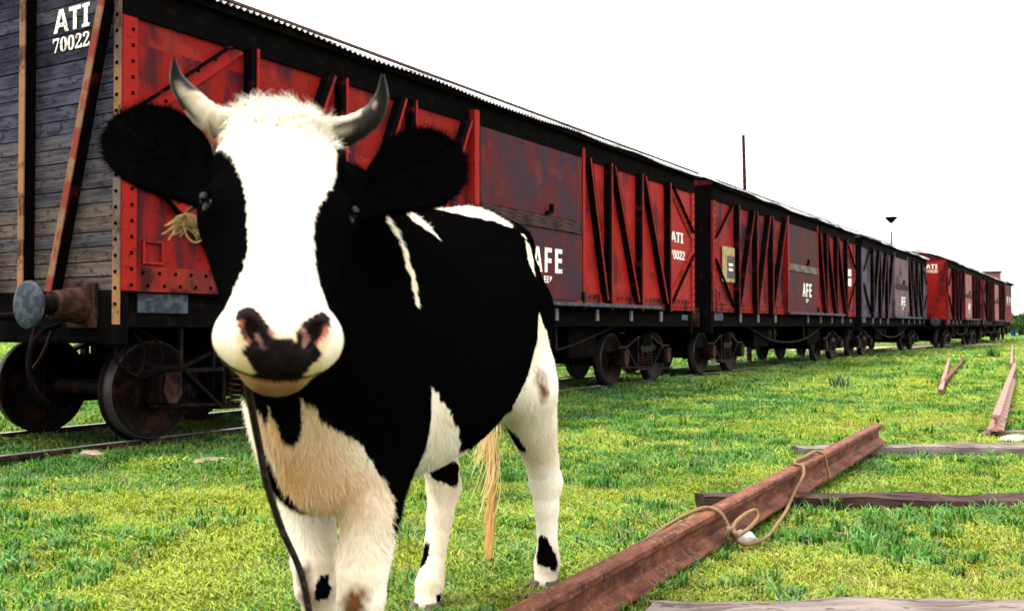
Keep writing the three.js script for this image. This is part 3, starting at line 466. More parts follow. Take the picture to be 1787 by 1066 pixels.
const overSleeper = (x, z) => (Math.abs(z + 5.62) < 0.1 && x > 1.15 && x < 3.5) || (Math.abs(z + 7.85) < 0.09 && x > 2.3 && x < 4.9) || (Math.abs(z + 3.46) < 0.11 && x > 0.5 && x < 2.8);
function overRail(x, z) { const t = (-z - 2.62) / 5.38; return t > -0.05 && t < 1.02 && Math.abs(x - (-0.22 + 3.15 * t)) < 0.075; }
const onRoad = (x, z) => { const t = (x - 11.5) / 16; return t > -0.02 && t < 1.0 && Math.abs(z - lerp(-40.5, -56, t)) < 2.3 + 0.8 * (rnd() - 0.5); };
const grassMat = std({ side: THREE.DoubleSide, roughness: 0.9, specularIntensity: 0.15, transmission: 0.38, thickness: 0 });
function lay(name, label, geos, dens, pick, scl) {
  const list = [];
  for (const [d0, d1, rho, k] of dens) {
    const area = 0.56 * (d1 * d1 - d0 * d0) + 2.4 * (d1 - d0), n = Math.round(area * rho);
    for (let i = 0; i < n; i++) {
      const D = Math.sqrt(lerp(d0 * d0, d1 * d1, rnd())), x = (rnd() * 2 - 1) * (0.56 * D + 1.2), z = -D; if (overSleeper(x, z) || overRail(x, z) || onRoad(x, z)) continue;
      const c = pick(x, z, D); if (!c) continue; list.push([x, z, k, c]);
    }
  }
  const m = new THREE.InstancedMesh(geos, grassMat, list.length), o = new THREE.Object3D(), col = new THREE.Color();
  list.forEach(([x, z, k, c], i) => { const s = scl(x, z) * k; o.position.set(x, groundY(x, z), z); o.rotation.set(rr(-0.15, 0.15), rnd() * 6.283, rr(-0.15, 0.15)); o.scale.set(s * rr(0.8, 1.25), s * rr(0.7, 1.35) / Math.sqrt(k), s * rr(0.8, 1.25)); o.updateMatrix(); m.setMatrixAt(i, o.matrix); m.setColorAt(i, col.setRGB(...c)); });
  m.name = name; m.castShadow = m.receiveShadow = true; m.userData = { label, category: 'grass', kind: 'stuff' }; scene.add(m);
}
const YG = [0.205, 0.255, 0.011], GR = [0.050, 0.178, 0.008], DG = [0.018, 0.085, 0.006], ST = [0.30, 0.24, 0.07], BR = [0.075, 0.045, 0.02];
const yellowness = (x, z) => { const [s, d] = along(x, z); const far = clamp((SIDE - d) / 5); return 0.55 * fbm(x * 0.55 + 20, z * 0.55 + 20, 999, 501, 4) + 0.45 * noise(x * 2.3 + 30, z * 2.3 + 30, 0, 503) + 0.16 * far - 0.06; };  // grass colour darkens towards the train, carrying the soft shadow of the wagons
const vary = (c, v = 0.35) => { const g = 1 - v + 2 * v * rnd(); return [c[0] * g * rr(0.9, 1.1), c[1] * g, c[2] * g]; };
const inTrack = (x, z) => { const [s, d] = along(x, z); return d > SIDE + 0.5 && d < SIDE + 2.1; };
lay('grass', 'short yellow-green pasture grass covering the yard', bladeTuft(16, 0.02, 0.05, 0.045, 0.0028, 0.9), [[1.5, 4, 2600, 1], [4, 7, 1500, 1.15], [7, 13, 520, 1.7], [13, 26, 150, 2.8], [26, 60, 26, 5.5], [60, 140, 3, 12]],
  (x, z) => { if (inTrack(x, z) && rnd() < 0.5) return null; const y = yellowness(x, z) + rr(-0.16, 0.16); return vary(mix3(y < 0.36 ? DG : GR, YG, step01(0.38, 0.62, y))); }, (x, z) => 0.85 + 0.5 * noise(x * 1.7 + 9, z * 1.7 + 9, 0, 511));
lay('grass_clumps', 'taller darker green grass and clover clumps in the pasture', bladeTuft(14, 0.04, 0.085, 0.04, 0.004, 0.8), [[1.5, 4, 260, 1], [4, 8, 210, 1.1], [8, 16, 50, 1.6], [16, 40, 9, 3]],
  (x, z) => { const n = fbm(x * 1.6 + 60, z * 1.6 + 60, 999, 521, 3), near = (Math.abs(z + 5.45) < 0.12 && x > 1.2) || (Math.abs(z + 7.68) < 0.14 && x > 2.3) || (Math.abs(z + 5.8) < 0.1 && x > 1.2) || overRail(x - 0.13, z + 0.1) ? 0.2 : 0; if (n + near < 0.54 + rr(-0.1, 0.1)) return null; return vary(mix3(DG, GR, 0.2 + rnd() * 0.8)); }, () => rr(0.7, 1.2));
lay('dry_grass', 'dry straw-coloured stems scattered through the grass', bladeTuft(7, 0.03, 0.075, 0.05, 0.0017, 1.3), [[1.5, 4, 170, 1], [4, 8, 110, 1.1], [8, 18, 26, 1.8]],
  (x, z) => { const n = fbm(x * 1.1 + 90, z * 1.1 + 90, 999, 531, 3); if (n < 0.47 + rr(-0.12, 0.12)) return null; return vary(rnd() < 0.75 ? ST : BR); }, () => rr(0.7, 1.25));
function weed(label, pos, s, c) { const w = thing('weed', label, 'weed', pos, rnd() * 6, 'weeds standing out of the turf'); const m = grassMat.clone(); m.color = lin(...c); mesh('leaves', bladeTuft(34, 0.08, 0.2, 0.07, 0.008, 0.7).scale(s, s, s), m, w); }
weed('dark weed tuft in the grass in front of the nearest wagons', [1.29, 0, -7.0], 0.8, [0.03, 0.085, 0.01]);
weed('pale green weed patch in front of the second wagon', [5.4, 0, -16.4], 2.1, [0.075, 0.13, 0.04]);
weed('weed beside the far bent rail', [15.2, 0, -31.5], 2.6, [0.035, 0.09, 0.012]);
weed('whitish dry weed by the pale stone at the right edge', [4.55, 0, -8.6], 1.1, [0.20, 0.20, 0.11]);
weed('weed growing out of the dark sleeper beside the long rail', [1.75, 0.02, -5.45], 0.7, [0.05, 0.12, 0.015]);

// ---------------------------------------------------------------- the cow
// cow frame: x forward, y up, z to the cow's right; origin on the ground under the barrel
const COW = thing('cow', 'black and white horned cow with a white blaze facing the viewer', 'cow', [-0.28, 0, -3.3], Math.atan2(-0.95, -0.31));
COW.updateMatrixWorld(true);
const cowInv = COW.matrixWorld.clone().invert();
const V = (x, y, z) => new THREE.Vector3(x, y, z);
const toCow = (x, y, z) => V(x, y, z).applyMatrix4(cowInv);
// head frame: a to the image right, b down the face from the poll, c out of the forehead
const hO = toCow(-0.481, 1.50, -2.10), hd = (x, y, z) => V(x, y, z).transformDirection(cowInv);
const hB = hd(0.114, -0.859, 0.498), hA0 = hd(0.947, -0.057, -0.315), hA = hA0.addScaledVector(hB, -hA0.dot(hB)).normalize(), hC = hA.clone().cross(hB).negate();
const headPt = (a, b, c) => hO.clone().addScaledVector(hA, a).addScaledVector(hB, b).addScaledVector(hC, c);
const smin = (a, b, k) => { const h = Math.max(k - Math.abs(a - b), 0) / k; return Math.min(a, b) - h * h * k * 0.25; };
const smax = (a, b, k) => -smin(-a, -b, k);
function capsule(p, x, y, z) { // tapered: p = [ax,ay,az,ra, bx,by,bz,rb]
  const dx = p[4] - p[0], dy = p[5] - p[1], dz = p[6] - p[2], qx = x - p[0], qy = y - p[1], qz = z - p[2], t = clamp((qx * dx + qy * dy + qz * dz) / (dx * dx + dy * dy + dz * dz));
  return Math.hypot(qx - t * dx, qy - t * dy, qz - t * dz) - (p[3] + (p[7] - p[3]) * t);
}
const ell = (x, y, z, cx, cy, cz, rx, ry, rz) => { x -= cx; y -= cy; z -= cz; const k0 = Math.hypot(x / rx, y / ry, z / rz), k1 = Math.hypot(x / (rx * rx), y / (ry * ry), z / (rz * rz)); return k1 < 1e-9 ? -Math.min(rx, ry, rz) : k0 * (k0 - 1) / k1; };
// trunk sections: x, top, bottom, half width
const SEC = [[-0.95, 1.34, 1.16, 0.06], [-0.86, 1.42, 1.0, 0.13], [-0.72, 1.46, 0.90, 0.19], [-0.55, 1.485, 0.80, 0.235], [-0.42, 1.495, 0.73, 0.262], [-0.2, 1.455, 0.65, 0.29], [0.05, 1.435, 0.60, 0.308], [0.3, 1.43, 0.585, 0.297], [0.5, 1.44, 0.61, 0.265], [0.66, 1.40, 0.60, 0.225], [0.80, 1.30, 0.64, 0.17], [0.90, 1.15, 0.78, 0.09]];
function trunk(x, y, z) {
  let i = 0; while (i < SEC.length - 2 && x > SEC[i + 1][0]) i++;
  const a = SEC[i], b = SEC[i + 1], p = SEC[Math.max(i - 1, 0)], q2 = SEC[Math.min(i + 2, SEC.length - 1)], t = clamp((x - a[0]) / (b[0] - a[0])), w_ = b[0] - a[0];
  const cr = k => { const m0 = (b[k] - p[k]) / (b[0] - p[0]) * w_, m1 = (q2[k] - a[k]) / (q2[0] - a[0]) * w_, t2 = t * t, t3 = t2 * t; return (2 * t3 - 3 * t2 + 1) * a[k] + (t3 - 2 * t2 + t) * m0 + (3 * t2 - 2 * t3) * b[k] + (t3 - t2) * m1; };
  const top = cr(1), bot = cr(2), hw = cr(3), hh = (top - bot) / 2, cy = (top + bot) / 2;
  let v = (y - cy) / hh, w = z / (hw * (v > 0 ? 1 - 0.28 * v * v : 1 - 0.10 * v)); // narrower along the spine
  const q = Math.hypot(v, w), d2 = (q - 1) * Math.min(hh, hw), ex = Math.max(SEC[0][0] - x, x - SEC[SEC.length - 1][0], 0);
  return ex > 0 ? Math.hypot(Math.max(d2, 0), ex) : d2;
}
const LEGS = [ // [points, side]; each point x,y,z,r
  [[-0.56, 1.10, -0.125, 0.15], [-0.45, 0.82, -0.19, 0.125], [-0.66, 0.53, -0.20, 0.062], [-0.70, 0.44, -0.205, 0.062], [-0.70, 0.34, -0.207, 0.044], [-0.71, 0.17, -0.21, 0.038], [-0.70, 0.125, -0.21, 0.046], [-0.675, 0.06, -0.21, 0.044]],
  [[-0.56, 1.10, 0.11, 0.15], [-0.28, 0.80, 0.155, 0.125], [-0.40, 0.53, 0.115, 0.062], [-0.42, 0.45, 0.11, 0.062], [-0.38, 0.34, 0.11, 0.045], [-0.30, 0.17, 0.107, 0.039], [-0.28, 0.125, 0.107, 0.047], [-0.25, 0.06, 0.107, 0.045]],
  [[0.60, 1.02, -0.14, 0.15], [0.60, 0.74, -0.135, 0.098], [0.67, 0.56, -0.125, 0.072], [0.705, 0.42, -0.117, 0.064], [0.71, 0.35, -0.117, 0.058], [0.70, 0.27, -0.117, 0.042], [0.70, 0.14, -0.117, 0.047], [0.72, 0.06, -0.117, 0.047]],
  [[0.58, 1.02, 0.16, 0.15], [0.56, 0.76, 0.172, 0.105], [0.58, 0.58, 0.115, 0.072], [0.615, 0.41, 0.070, 0.062], [0.615, 0.34, 0.064, 0.056], [0.60, 0.27, 0.063, 0.042], [0.59, 0.14, 0.063, 0.046], [0.61, 0.06, 0.063, 0.046]],
];
const legCaps = LEGS.map(L => L.slice(0, -1).map((p, i) => [...p, ...L[i + 1]]));
const nk = headPt(0, 0.10, -0.13), th = headPt(0, 0.30, -0.20);
const NECK = [[0.50, 1.18, 0.0, 0.24, lerp(0.5, nk.x, 0.6), 1.27, lerp(0, nk.z, 0.55), 0.175], [lerp(0.5, nk.x, 0.6), 1.27, lerp(0, nk.z, 0.55), 0.175, nk.x, nk.y, nk.z, 0.115], [0.66, 0.90, 0.0, 0.185, th.x - 0.10, th.y - 0.06, th.z, 0.095], [0.76, 0.69, -0.01, 0.10, 0.90, 0.98, -0.04, 0.09]];
// ears: flat leaves; base and tip in world terms turned into the cow frame
const earDef = (b, t, w, face) => { const B = toCow(...b), T = toCow(...t), l = T.clone().sub(B), L = l.length(); l.normalize(); const n = hd(...face); n.addScaledVector(l, -n.dot(l)).normalize(); return { B, l, L, n, w: l.clone().cross(n), W: w }; };
const EARS = [earDef([-0.612, 1.315, -2.16], [-0.885, 1.515, -2.19], 0.093, [0.12, 0.30, 0.95]), earDef([-0.345, 1.315, -2.20], [-0.118, 1.455, -2.24], 0.090, [0.28, 0.30, 0.92])];
function ear(e, x, y, z) {
  const qx = x - e.B.x, qy = y - e.B.y, qz = z - e.B.z, l = qx * e.l.x + qy * e.l.y + qz * e.l.z, w = qx * e.w.x + qy * e.w.y + qz * e.w.z; let n = qx * e.n.x + qy * e.n.y + qz * e.n.z;
  const t = clamp(l / e.L), prof = e.W * (t < 0.62 ? lerp(0.42, 1, sm(t / 0.62)) : Math.sqrt(Math.max(0, 1 - Math.pow((t - 0.62) / 0.385, 2))));
  n -= 3.2 * w * w * (1 - 0.5 * t) - 0.03 * t; // cupped forward
  const el = Math.max(-l, l - e.L), ew = Math.abs(w) - prof, en = Math.abs(n) - 0.009, ox = Math.max(el, 0), oy = Math.max(ew, 0), oz = Math.max(en, 0);
  return Math.hypot(ox, oy, oz) + Math.min(0, Math.max(el, ew, en)) - 0.005;
}
function head(a, b, c) {
  const s = Math.abs(a);
  let d = ell(a, b, c, 0, 0.075, -0.10, 0.136, 0.118, 0.098);
  d = smin(d, ell(a, b, c, 0, 0.18, -0.092, 0.134, 0.15, 0.088), 0.04);
  d = smin(d, capsule([0, 0.20, -0.082, 0.078, 0, 0.46, -0.075, 0.070], a, b, c), 0.05);
  d = smin(d, Math.hypot(s - 0.117, b - 0.195, c + 0.085) - 0.042, 0.035);            // brow and eye socket
  d = smin(d, capsule([0.082, 0.20, -0.155, 0.074, 0.05, 0.42, -0.125, 0.05], s, b, c), 0.06); // jaw and cheek
  d = smin(d, ell(s, b, c, 0.048, 0.505, -0.082, 0.075, 0.068, 0.078), 0.04);           // muzzle
  d = smin(d, ell(a, b, c, 0, 0.538, -0.062, 0.085, 0.05, 0.066), 0.03);
  d = smin(d, ell(a, b, c, 0, 0.548, -0.136, 0.066, 0.047, 0.046), 0.022);             // chin
  d = smin(d, ell(s, b, c, 0.058, 0.507, -0.014, 0.030, 0.036, 0.022), 0.02);          // nostril wings
  d = smin(d, ell(a, b, c, 0, -0.02, -0.085, 0.112, 0.055, 0.075), 0.03);              // poll under the topknot
  // nostrils: comma-shaped hollows
  d = smax(d, -ell(s * 0.85 + b * 0.5 - 0.05 * 0.85 - 0.5 * 0.542, b, c, 0, 0.540, -0.002, 0.013, 0.028, 0.026), 0.010);
  // mouth line
  d = smax(d, -ell(a, b, c, 0, 0.592, -0.108, 0.085, 0.045, 0.0045), 0.008);
  // eye hollow
  d = smax(d, -(Math.hypot(s - 0.156, (b - 0.202) * 1.2, c + 0.066) - 0.022), 0.012);
  return d;
}
function cowSDF(x, y, z) {
  let d = trunk(x, y, z);
  for (const p of NECK) { const e = capsule(p, x, y, z); d = smin(d, e, 0.10); }
  d = smin(d, ell(x, y, z, 0.55, 1.08, -0.155, 0.17, 0.22, 0.11), 0.07); d = smin(d, ell(x, y, z, 0.55, 1.08, 0.155, 0.17, 0.22, 0.11), 0.07);  // shoulders
  d = smin(d, ell(x, y, z, -0.47, 1.36, -0.15, 0.09, 0.05, 0.06), 0.10); d = smin(d, ell(x, y, z, -0.47, 1.36, 0.15, 0.09, 0.05, 0.06), 0.10); // hip bones
  d = smin(d, ell(x, y, z, 0.45, 1.42, 0, 0.2, 0.05, 0.06), 0.06);
  if (y < 1.35) for (let i = 0; i < 4; i++) { let e = 9; for (const p of legCaps[i]) e = smin(e, capsule(p, x, y, z), 0.022); d = smin(d, e, 0.05); }
  d = smin(d, ell(x, y, z, -0.40, 0.76, 0, 0.17, 0.10, 0.12), 0.06); // udder
  const qx = x - hO.x, qy = y - hO.y, qz = z - hO.z, a = qx * hA.x + qy * hA.y + qz * hA.z, b = qx * hB.x + qy * hB.y + qz * hB.z, c = qx * hC.x + qy * hC.y + qz * hC.z;
  if (a * a + b * b + c * c < 1.0) { d = smin(d, head(a, b, c), 0.045); for (const e of EARS) d = smin(d, ear(e, x, y, z), 0.028); }
  return d;
}
function surfaceNets(f, lo, hi, h) {
  const nx = Math.ceil((hi[0] - lo[0]) / h) + 1, ny = Math.ceil((hi[1] - lo[1]) / h) + 1, nz = Math.ceil((hi[2] - lo[2]) / h) + 1, F = new Float32Array(nx * ny * nz), B = 8, at = (i, j, k) => (k * ny + j) * nx + i;
  for (let bk = 0; bk < nz; bk += B) for (let bj = 0; bj < ny; bj += B) for (let bi = 0; bi < nx; bi += B) {
    const v = f(lo[0] + (bi + B / 2) * h, lo[1] + (bj + B / 2) * h, lo[2] + (bk + B / 2) * h), skip = Math.abs(v) > B * h * 0.87 * 1.7;
    for (let k = bk; k < Math.min(bk + B, nz); k++) for (let j = bj; j < Math.min(bj + B, ny); j++) for (let i = bi; i < Math.min(bi + B, nx); i++) F[at(i, j, k)] = skip ? v : f(lo[0] + i * h, lo[1] + j * h, lo[2] + k * h);
  }
  const id = new Int32Array(nx * ny * nz).fill(-1), P = [], I = [], E = [[0, 1], [2, 3], [4, 5], [6, 7], [0, 2], [1, 3], [4, 6], [5, 7], [0, 4], [1, 5], [2, 6], [3, 7]], g = new Float32Array(8);
  for (let k = 0; k < nz - 1; k++) for (let j = 0; j < ny - 1; j++) for (let i = 0; i < nx - 1; i++) {
    let m = 0; for (let q = 0; q < 8; q++) { g[q] = F[at(i + (q & 1), j + (q >> 1 & 1), k + (q >> 2))]; if (g[q] < 0) m |= 1 << q; } if (m === 0 || m === 255) continue;
    let sx = 0, sy = 0, sz = 0, n = 0;
    for (const [a, b] of E) { if ((g[a] < 0) === (g[b] < 0)) continue; const t = g[a] / (g[a] - g[b]); sx += lerp(a & 1, b & 1, t); sy += lerp(a >> 1 & 1, b >> 1 & 1, t); sz += lerp(a >> 2, b >> 2, t); n++; }
    id[at(i, j, k)] = P.length / 3; P.push(lo[0] + (i + sx / n) * h, lo[1] + (j + sy / n) * h, lo[2] + (k + sz / n) * h);
  }
  const quad = (a, b, c, d, flip) => flip ? I.push(a, c, b, a, d, c) : I.push(a, b, c, a, c, d);
  for (let k = 1; k < nz - 1; k++) for (let j = 1; j < ny - 1; j++) for (let i = 1; i < nx - 1; i++) {
    const s = F[at(i, j, k)] < 0;
    if (s !== F[at(i + 1, j, k)] < 0) quad(id[at(i, j - 1, k - 1)], id[at(i, j, k - 1)], id[at(i, j, k)], id[at(i, j - 1, k)], !s);
    if (s !== F[at(i, j + 1, k)] < 0) quad(id[at(i - 1, j, k - 1)], id[at(i, j, k - 1)], id[at(i, j, k)], id[at(i - 1, j, k)], s);
    if (s !== F[at(i, j, k + 1)] < 0) quad(id[at(i - 1, j - 1, k)], id[at(i, j - 1, k)], id[at(i, j, k)], id[at(i - 1, j, k)], !s);
  }
  return { P, I };
}
// coat: white and black patches, in the cow's own frame
const WHITE = [0.62, 0.56, 0.47], CREAM = [0.52, 0.39, 0.25], BLACK = [0.0011, 0.0010, 0.0012];
const near3 = (L, x, y, z) => { let d = 9; for (const p of L) d = Math.min(d, capsule(p, x, y, z)); return d; };
const chain = (...q) => q.slice(0, -1).map((p, i) => [...p, ...q[i + 1]]);
const tab = (T, b) => { if (b <= T[0][0]) return T[0][1]; for (let i = 1; i < T.length; i++) if (b < T[i][0]) return lerp(T[i - 1][1], T[i][1], (b - T[i - 1][0]) / (T[i][0] - T[i - 1][0])); return T[T.length - 1][1]; };
const BLZ_L = [[-0.1, -0.16], [0.0, -0.15], [0.06, -0.128], [0.12, -0.100], [0.19, -0.077], [0.26, -0.070], [0.32, -0.067], [0.36, -0.069], [0.40, -0.082], [0.44, -0.104], [0.47, -0.14], [0.5, -0.3]];
const BLZ_R = [[-0.1, 0.16], [0.0, 0.138], [0.05, 0.116], [0.10, 0.114], [0.138, 0.108], [0.206, 0.080], [0.255, 0.062], [0.30, 0.059], [0.35, 0.064], [0.385, 0.073], [0.42, 0.094], [0.45, 0.13], [0.48, 0.3]];
const WH = [ // white strokes
  ...chain([0.64, 1.375, -0.13, 0.016], [0.56, 1.345, -0.19, 0.034], [0.45, 1.305, -0.22, 0.010]),
  ...chain([0.92, 1.315, -0.27, 0.008], [0.82, 1.275, -0.262, 0.009], [0.72, 1.235, -0.246, 0.012], [0.685, 1.18, -0.25, 0.010], [0.675, 1.10, -0.26, 0.004]),
  ...chain([0.12, 1.44, 0.02, 0.012], [-0.05, 1.46, 0.0, 0.045], [-0.22, 1.47, -0.02, 0.07], [-0.36, 1.46, -0.08, 0.055], [-0.39, 1.40, -0.15, 0.022]),
  ...chain([-0.40, 1.36, -0.19, 0.022], [-0.44, 1.28, -0.225, 0.030], [-0.44, 1.22, -0.24, 0.006]),
  ...chain([-0.40, 1.10, -0.25, 0.012], [-0.42, 1.0, -0.27, 0.045], [-0.40, 0.90, -0.28, 0.085], [-0.40, 0.80, -0.26, 0.11], [-0.48, 0.70, -0.22, 0.15]), ...chain([-0.55, 0.62, -0.2, 0.14], [-0.7, 0.45, -0.2, 0.15], [-0.7, 0, -0.2, 0.2]),
  ...chain([-0.25, 0.72, 0.15, 0.10], [-0.38, 0.5, 0.11, 0.12], [-0.3, 0.0, 0.1, 0.2]), ...chain([-0.5, 0.8, 0.1, 0.12], [-0.45, 0.6, 0.1, 0.12]),
  ...chain([0.615, 0.89, -0.27, 0.010], [0.50, 0.80, -0.24, 0.045], [0.40, 0.70, -0.2, 0.085], [0.25, 0.62, -0.12, 0.10], [0.05, 0.60, -0.08, 0.10], [-0.2, 0.65, -0.05, 0.09], [-0.4, 0.70, 0, 0.10]),
  ...chain([0.96, 0.83, -0.06, 0.06], [0.92, 0.74, -0.05, 0.11], [0.82, 0.66, -0.09, 0.115], [0.74, 0.56, -0.12, 0.10], [0.72, 0.3, -0.115, 0.12], [0.7, 0, -0.115, 0.15]),
  ...chain([0.93, 0.80, 0.10, 0.07], [0.80, 0.76, 0.18, 0.11], [0.62, 0.72, 0.24, 0.13], [0.62, 0.5, 0.10, 0.13], [0.62, 0, 0.065, 0.16]),
];
const BK = [ // black strokes over the white
  ...chain([0.62, 0.76, -0.25, 0.055], [0.66, 0.64, -0.225, 0.036], [0.69, 0.53, -0.205, 0.016]),
  ...chain([0.985, 0.86, -0.045, 0.045], [0.955, 0.79, -0.04, 0.030], [0.95, 0.77, -0.04, 0.018]),
  ...chain([0.52, 0.66, 0.27, 0.05], [0.55, 0.56, 0.2, 0.035]),
  ...chain([-0.33, 0.53, 0.10, 0.042], [-0.37, 0.51, 0.05, 0.048]), ...chain([-0.29, 0.26, 0.14, 0.025], [-0.275, 0.21, 0.14, 0.025]), ...chain([-0.26, 0.085, 0.065, 0.016], [-0.26, 0.06, 0.065, 0.016]),
  ...chain([-0.66, 0.215, -0.20, 0.030], [-0.66, 0.165, -0.21, 0.042]), ...chain([-0.66, 0.15, -0.245, 0.018], [-0.665, 0.125, -0.25, 0.014]), ...chain([-0.48, 0.655, -0.14, 0.032], [-0.51, 0.595, -0.155, 0.03]),
  ...chain([0.645, 0.375, 0.035, 0.022], [0.65, 0.34, 0.03, 0.026]),
];
const BROWN = [[0.765, 0.36, -0.125, 0.034, 0.77, 0.29, -0.12, 0.04], [-0.355, 0.88, -0.30, 0.035, -0.355, 0.80, -0.30, 0.025], [0.67, 0.40, 0.075, 0.02, 0.68, 0.30, 0.06, 0.035]];
function coat(x, y, z, exact = 0) {
  const n1 = noise3(x * 26, y * 26, z * 26) - 0.5, n2 = noise3(x * 75, y * 75, z * 75) - 0.5, j = 0.016 * n1 + 0.012 * n2;
  const qx = x - hO.x, qy = y - hO.y, qz = z - hO.z, a = qx * hA.x + qy * hA.y + qz * hA.z, b = qx * hB.x + qy * hB.y + qz * hB.z, c = qx * hC.x + qy * hC.y + qz * hC.z;
  let w = 0, out = null;
  if (b > -0.14 && b < 0.66 && Math.abs(a) < 0.165 && c > -0.26 && (b > 0.02 || c > -0.19)) {
    const jj = j * 0.5, L = tab(BLZ_L, b) + jj, R = tab(BLZ_R, b) + jj, front = c > -0.125 + 0.5 * jj || b > 0.46;
    w = a > L && a < R && front && c > -0.20 + jj ? 1 : 0;
    if (b > 0.45 && w) { // muzzle
      const s = Math.abs(a);
      const top = s < 0.022 ? 0.552 : lerp(0.534, 0.560, clamp((s - 0.03) / 0.04)), pad = Math.max(top - b, s - 0.073 + 0.55 * Math.max(0, (b - 0.55) + (-0.03 - c) * 0.7 - 0.012), -0.088 - c) + jj * 0.6;
      const sl = s - 0.052 + 0.45 * (b - 0.537), ring = Math.hypot(sl / 0.027, (b - 0.530) / 0.037) - 1;
      out = mix3(WHITE, [0.50, 0.34, 0.19], step01(0.485, 0.56, b + n1 * 0.03) * 0.8);
      if (s > 0.080) out = mix3(out, WHITE, 0.6);
      if (ring < 0.0 + n1 * 0.3) out = sl > 0.006 && b > 0.515 ? mix3([0.26, 0.085, 0.05], [0.05, 0.02, 0.02], step01(0.35, 0.6, noise3(x * 50, y * 50, z * 50))) : [0.012, 0.008, 0.009];
      if (ring < -0.5) out = [0.012, 0.006, 0.006];
      if (pad < 0) out = mix3([0.0035, 0.0028, 0.003], [0.012, 0.008, 0.008], noise3(x * 90, y * 90, z * 90));
      if (ring < 0.25 && sl < -0.004 && b > 0.53 && b < 0.566) out = mix3(out, [0.22, 0.11, 0.095], step01(0.4, 0.6, noise3(x * 45 + 4, y * 45, z * 45)));
      if (c < -0.085) out = mix3([0.13, 0.065, 0.028], [0.34, 0.20, 0.10], clamp(step01(-0.12, -0.18, c + n1 * 0.03) + 0.8 * step01(0.03, 0.07, s + n1 * 0.02)));
      if (c < -0.085 && c > -0.108) out = [0.006, 0.004, 0.003];
    }
    return w ? out ?? WHITE : BLACK;
  }
  for (const e of EARS) { const l = (x - e.B.x) * e.l.x + (y - e.B.y) * e.l.y + (z - e.B.z) * e.l.z; if (l > 0 && l < e.L + 0.03 && y > 1.2 && x > 0.9) return BLACK; }
  if (near3(WH, x, y, z) + j < 0) w = 1;
  if (w && near3(BK, x, y, z) + j * 0.8 < 0) w = 0;
  if (!w) return BLACK;
  out = mix3(WHITE, CREAM, step01(0.45, 0.75, noise3(x * 5 + 3, y * 5, z * 5)) * 0.5);
  { const st = step01(0.17, 0.02, capsule([0.93, 0.80, -0.06, 0.02, 0.80, 0.62, -0.04, 0.03], x, y, z) + 0.05 * n1); out = mix3(out, [0.42, 0.23, 0.085], st * clamp(0.45 + 0.8 * (noise3(x * 9, y * 9, z * 9) - 0.2))); }    // orange-brown brisket tint: shade under the head put into the coat colour
  const br = near3(BROWN, x, y, z) + j * 1.5; if (br < 0.012) out = mix3(out, [0.09, 0.034, 0.012], clamp((0.012 - br) / 0.03));
  if (y < 0.35) out = mix3(out, [0.25, 0.17, 0.10], 0.5 * step01(0.5, 0.75, noise3(x * 12, y * 8, z * 12)));
  return out;
}
const cowNets = surfaceNets(cowSDF, [-1.02, 0.02, -0.60], [1.75, 1.66, 0.66], 0.0065);
const grad = (x, y, z, e = 0.004) => { const gx = cowSDF(x + e, y, z) - cowSDF(x - e, y, z), gy = cowSDF(x, y + e, z) - cowSDF(x, y - e, z), gz = cowSDF(x, y, z + e) - cowSDF(x, y, z - e), l = Math.hypot(gx, gy, gz) || 1; return [gx / l, gy / l, gz / l]; };
{
  const { P, I } = cowNets, N = new Float32Array(P.length), C = new Float32Array(P.length);
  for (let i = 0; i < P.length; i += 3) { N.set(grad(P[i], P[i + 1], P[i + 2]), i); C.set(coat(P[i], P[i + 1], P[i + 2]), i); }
  const g = new THREE.BufferGeometry(); g.setAttribute('position', new THREE.Float32BufferAttribute(P, 3)); g.setAttribute('normal', new THREE.BufferAttribute(N, 3)); g.setAttribute('color', new THREE.BufferAttribute(C, 3)); g.setIndex(I);
  mesh('body', g, std({ vertexColors: true, roughness: 0.9, specularIntensity: 0.0 }), COW);
}
// horns, eyes, hooves, tail
function sweep(pts, radii, seg = 26, n = 14) {
  const cv = new THREE.CatmullRomCurve3(pts), P = [], I = [], C = [], T = [], fr = cv.computeFrenetFrames(seg, false);
  for (let i = 0; i <= seg; i++) { const t = i / seg, p = cv.getPoint(t), k = t * (radii.length - 1), q = Math.min(radii.length - 2, Math.floor(k)), r = lerp(radii[q], radii[q + 1], k - q); for (let j = 0; j < n; j++) { const a = j / n * 6.2832, v = fr.normals[i].clone().multiplyScalar(Math.cos(a)).addScaledVector(fr.binormals[i], Math.sin(a)).multiplyScalar(r * (1 + 0.05 * Math.sin(t * 60) * (1 - t))).add(p); P.push(v.x, v.y, v.z); T.push(t, j / n); } }
  for (let i = 0; i < seg; i++) for (let j = 0; j < n; j++) { const a = i * n + j, b = i * n + (j + 1) % n, c = a + n, d = b + n; I.push(a, b, c, b, d, c); }
  const g = new THREE.BufferGeometry(); g.setAttribute('position', new THREE.Float32BufferAttribute(P, 3)); g.setAttribute('uv', new THREE.Float32BufferAttribute(T, 2)); g.setIndex(I); g.computeVertexNormals(); return g;
}
const hornM = std({ vertexColors: true, roughness: 0.5, specularIntensity: 0.15 });
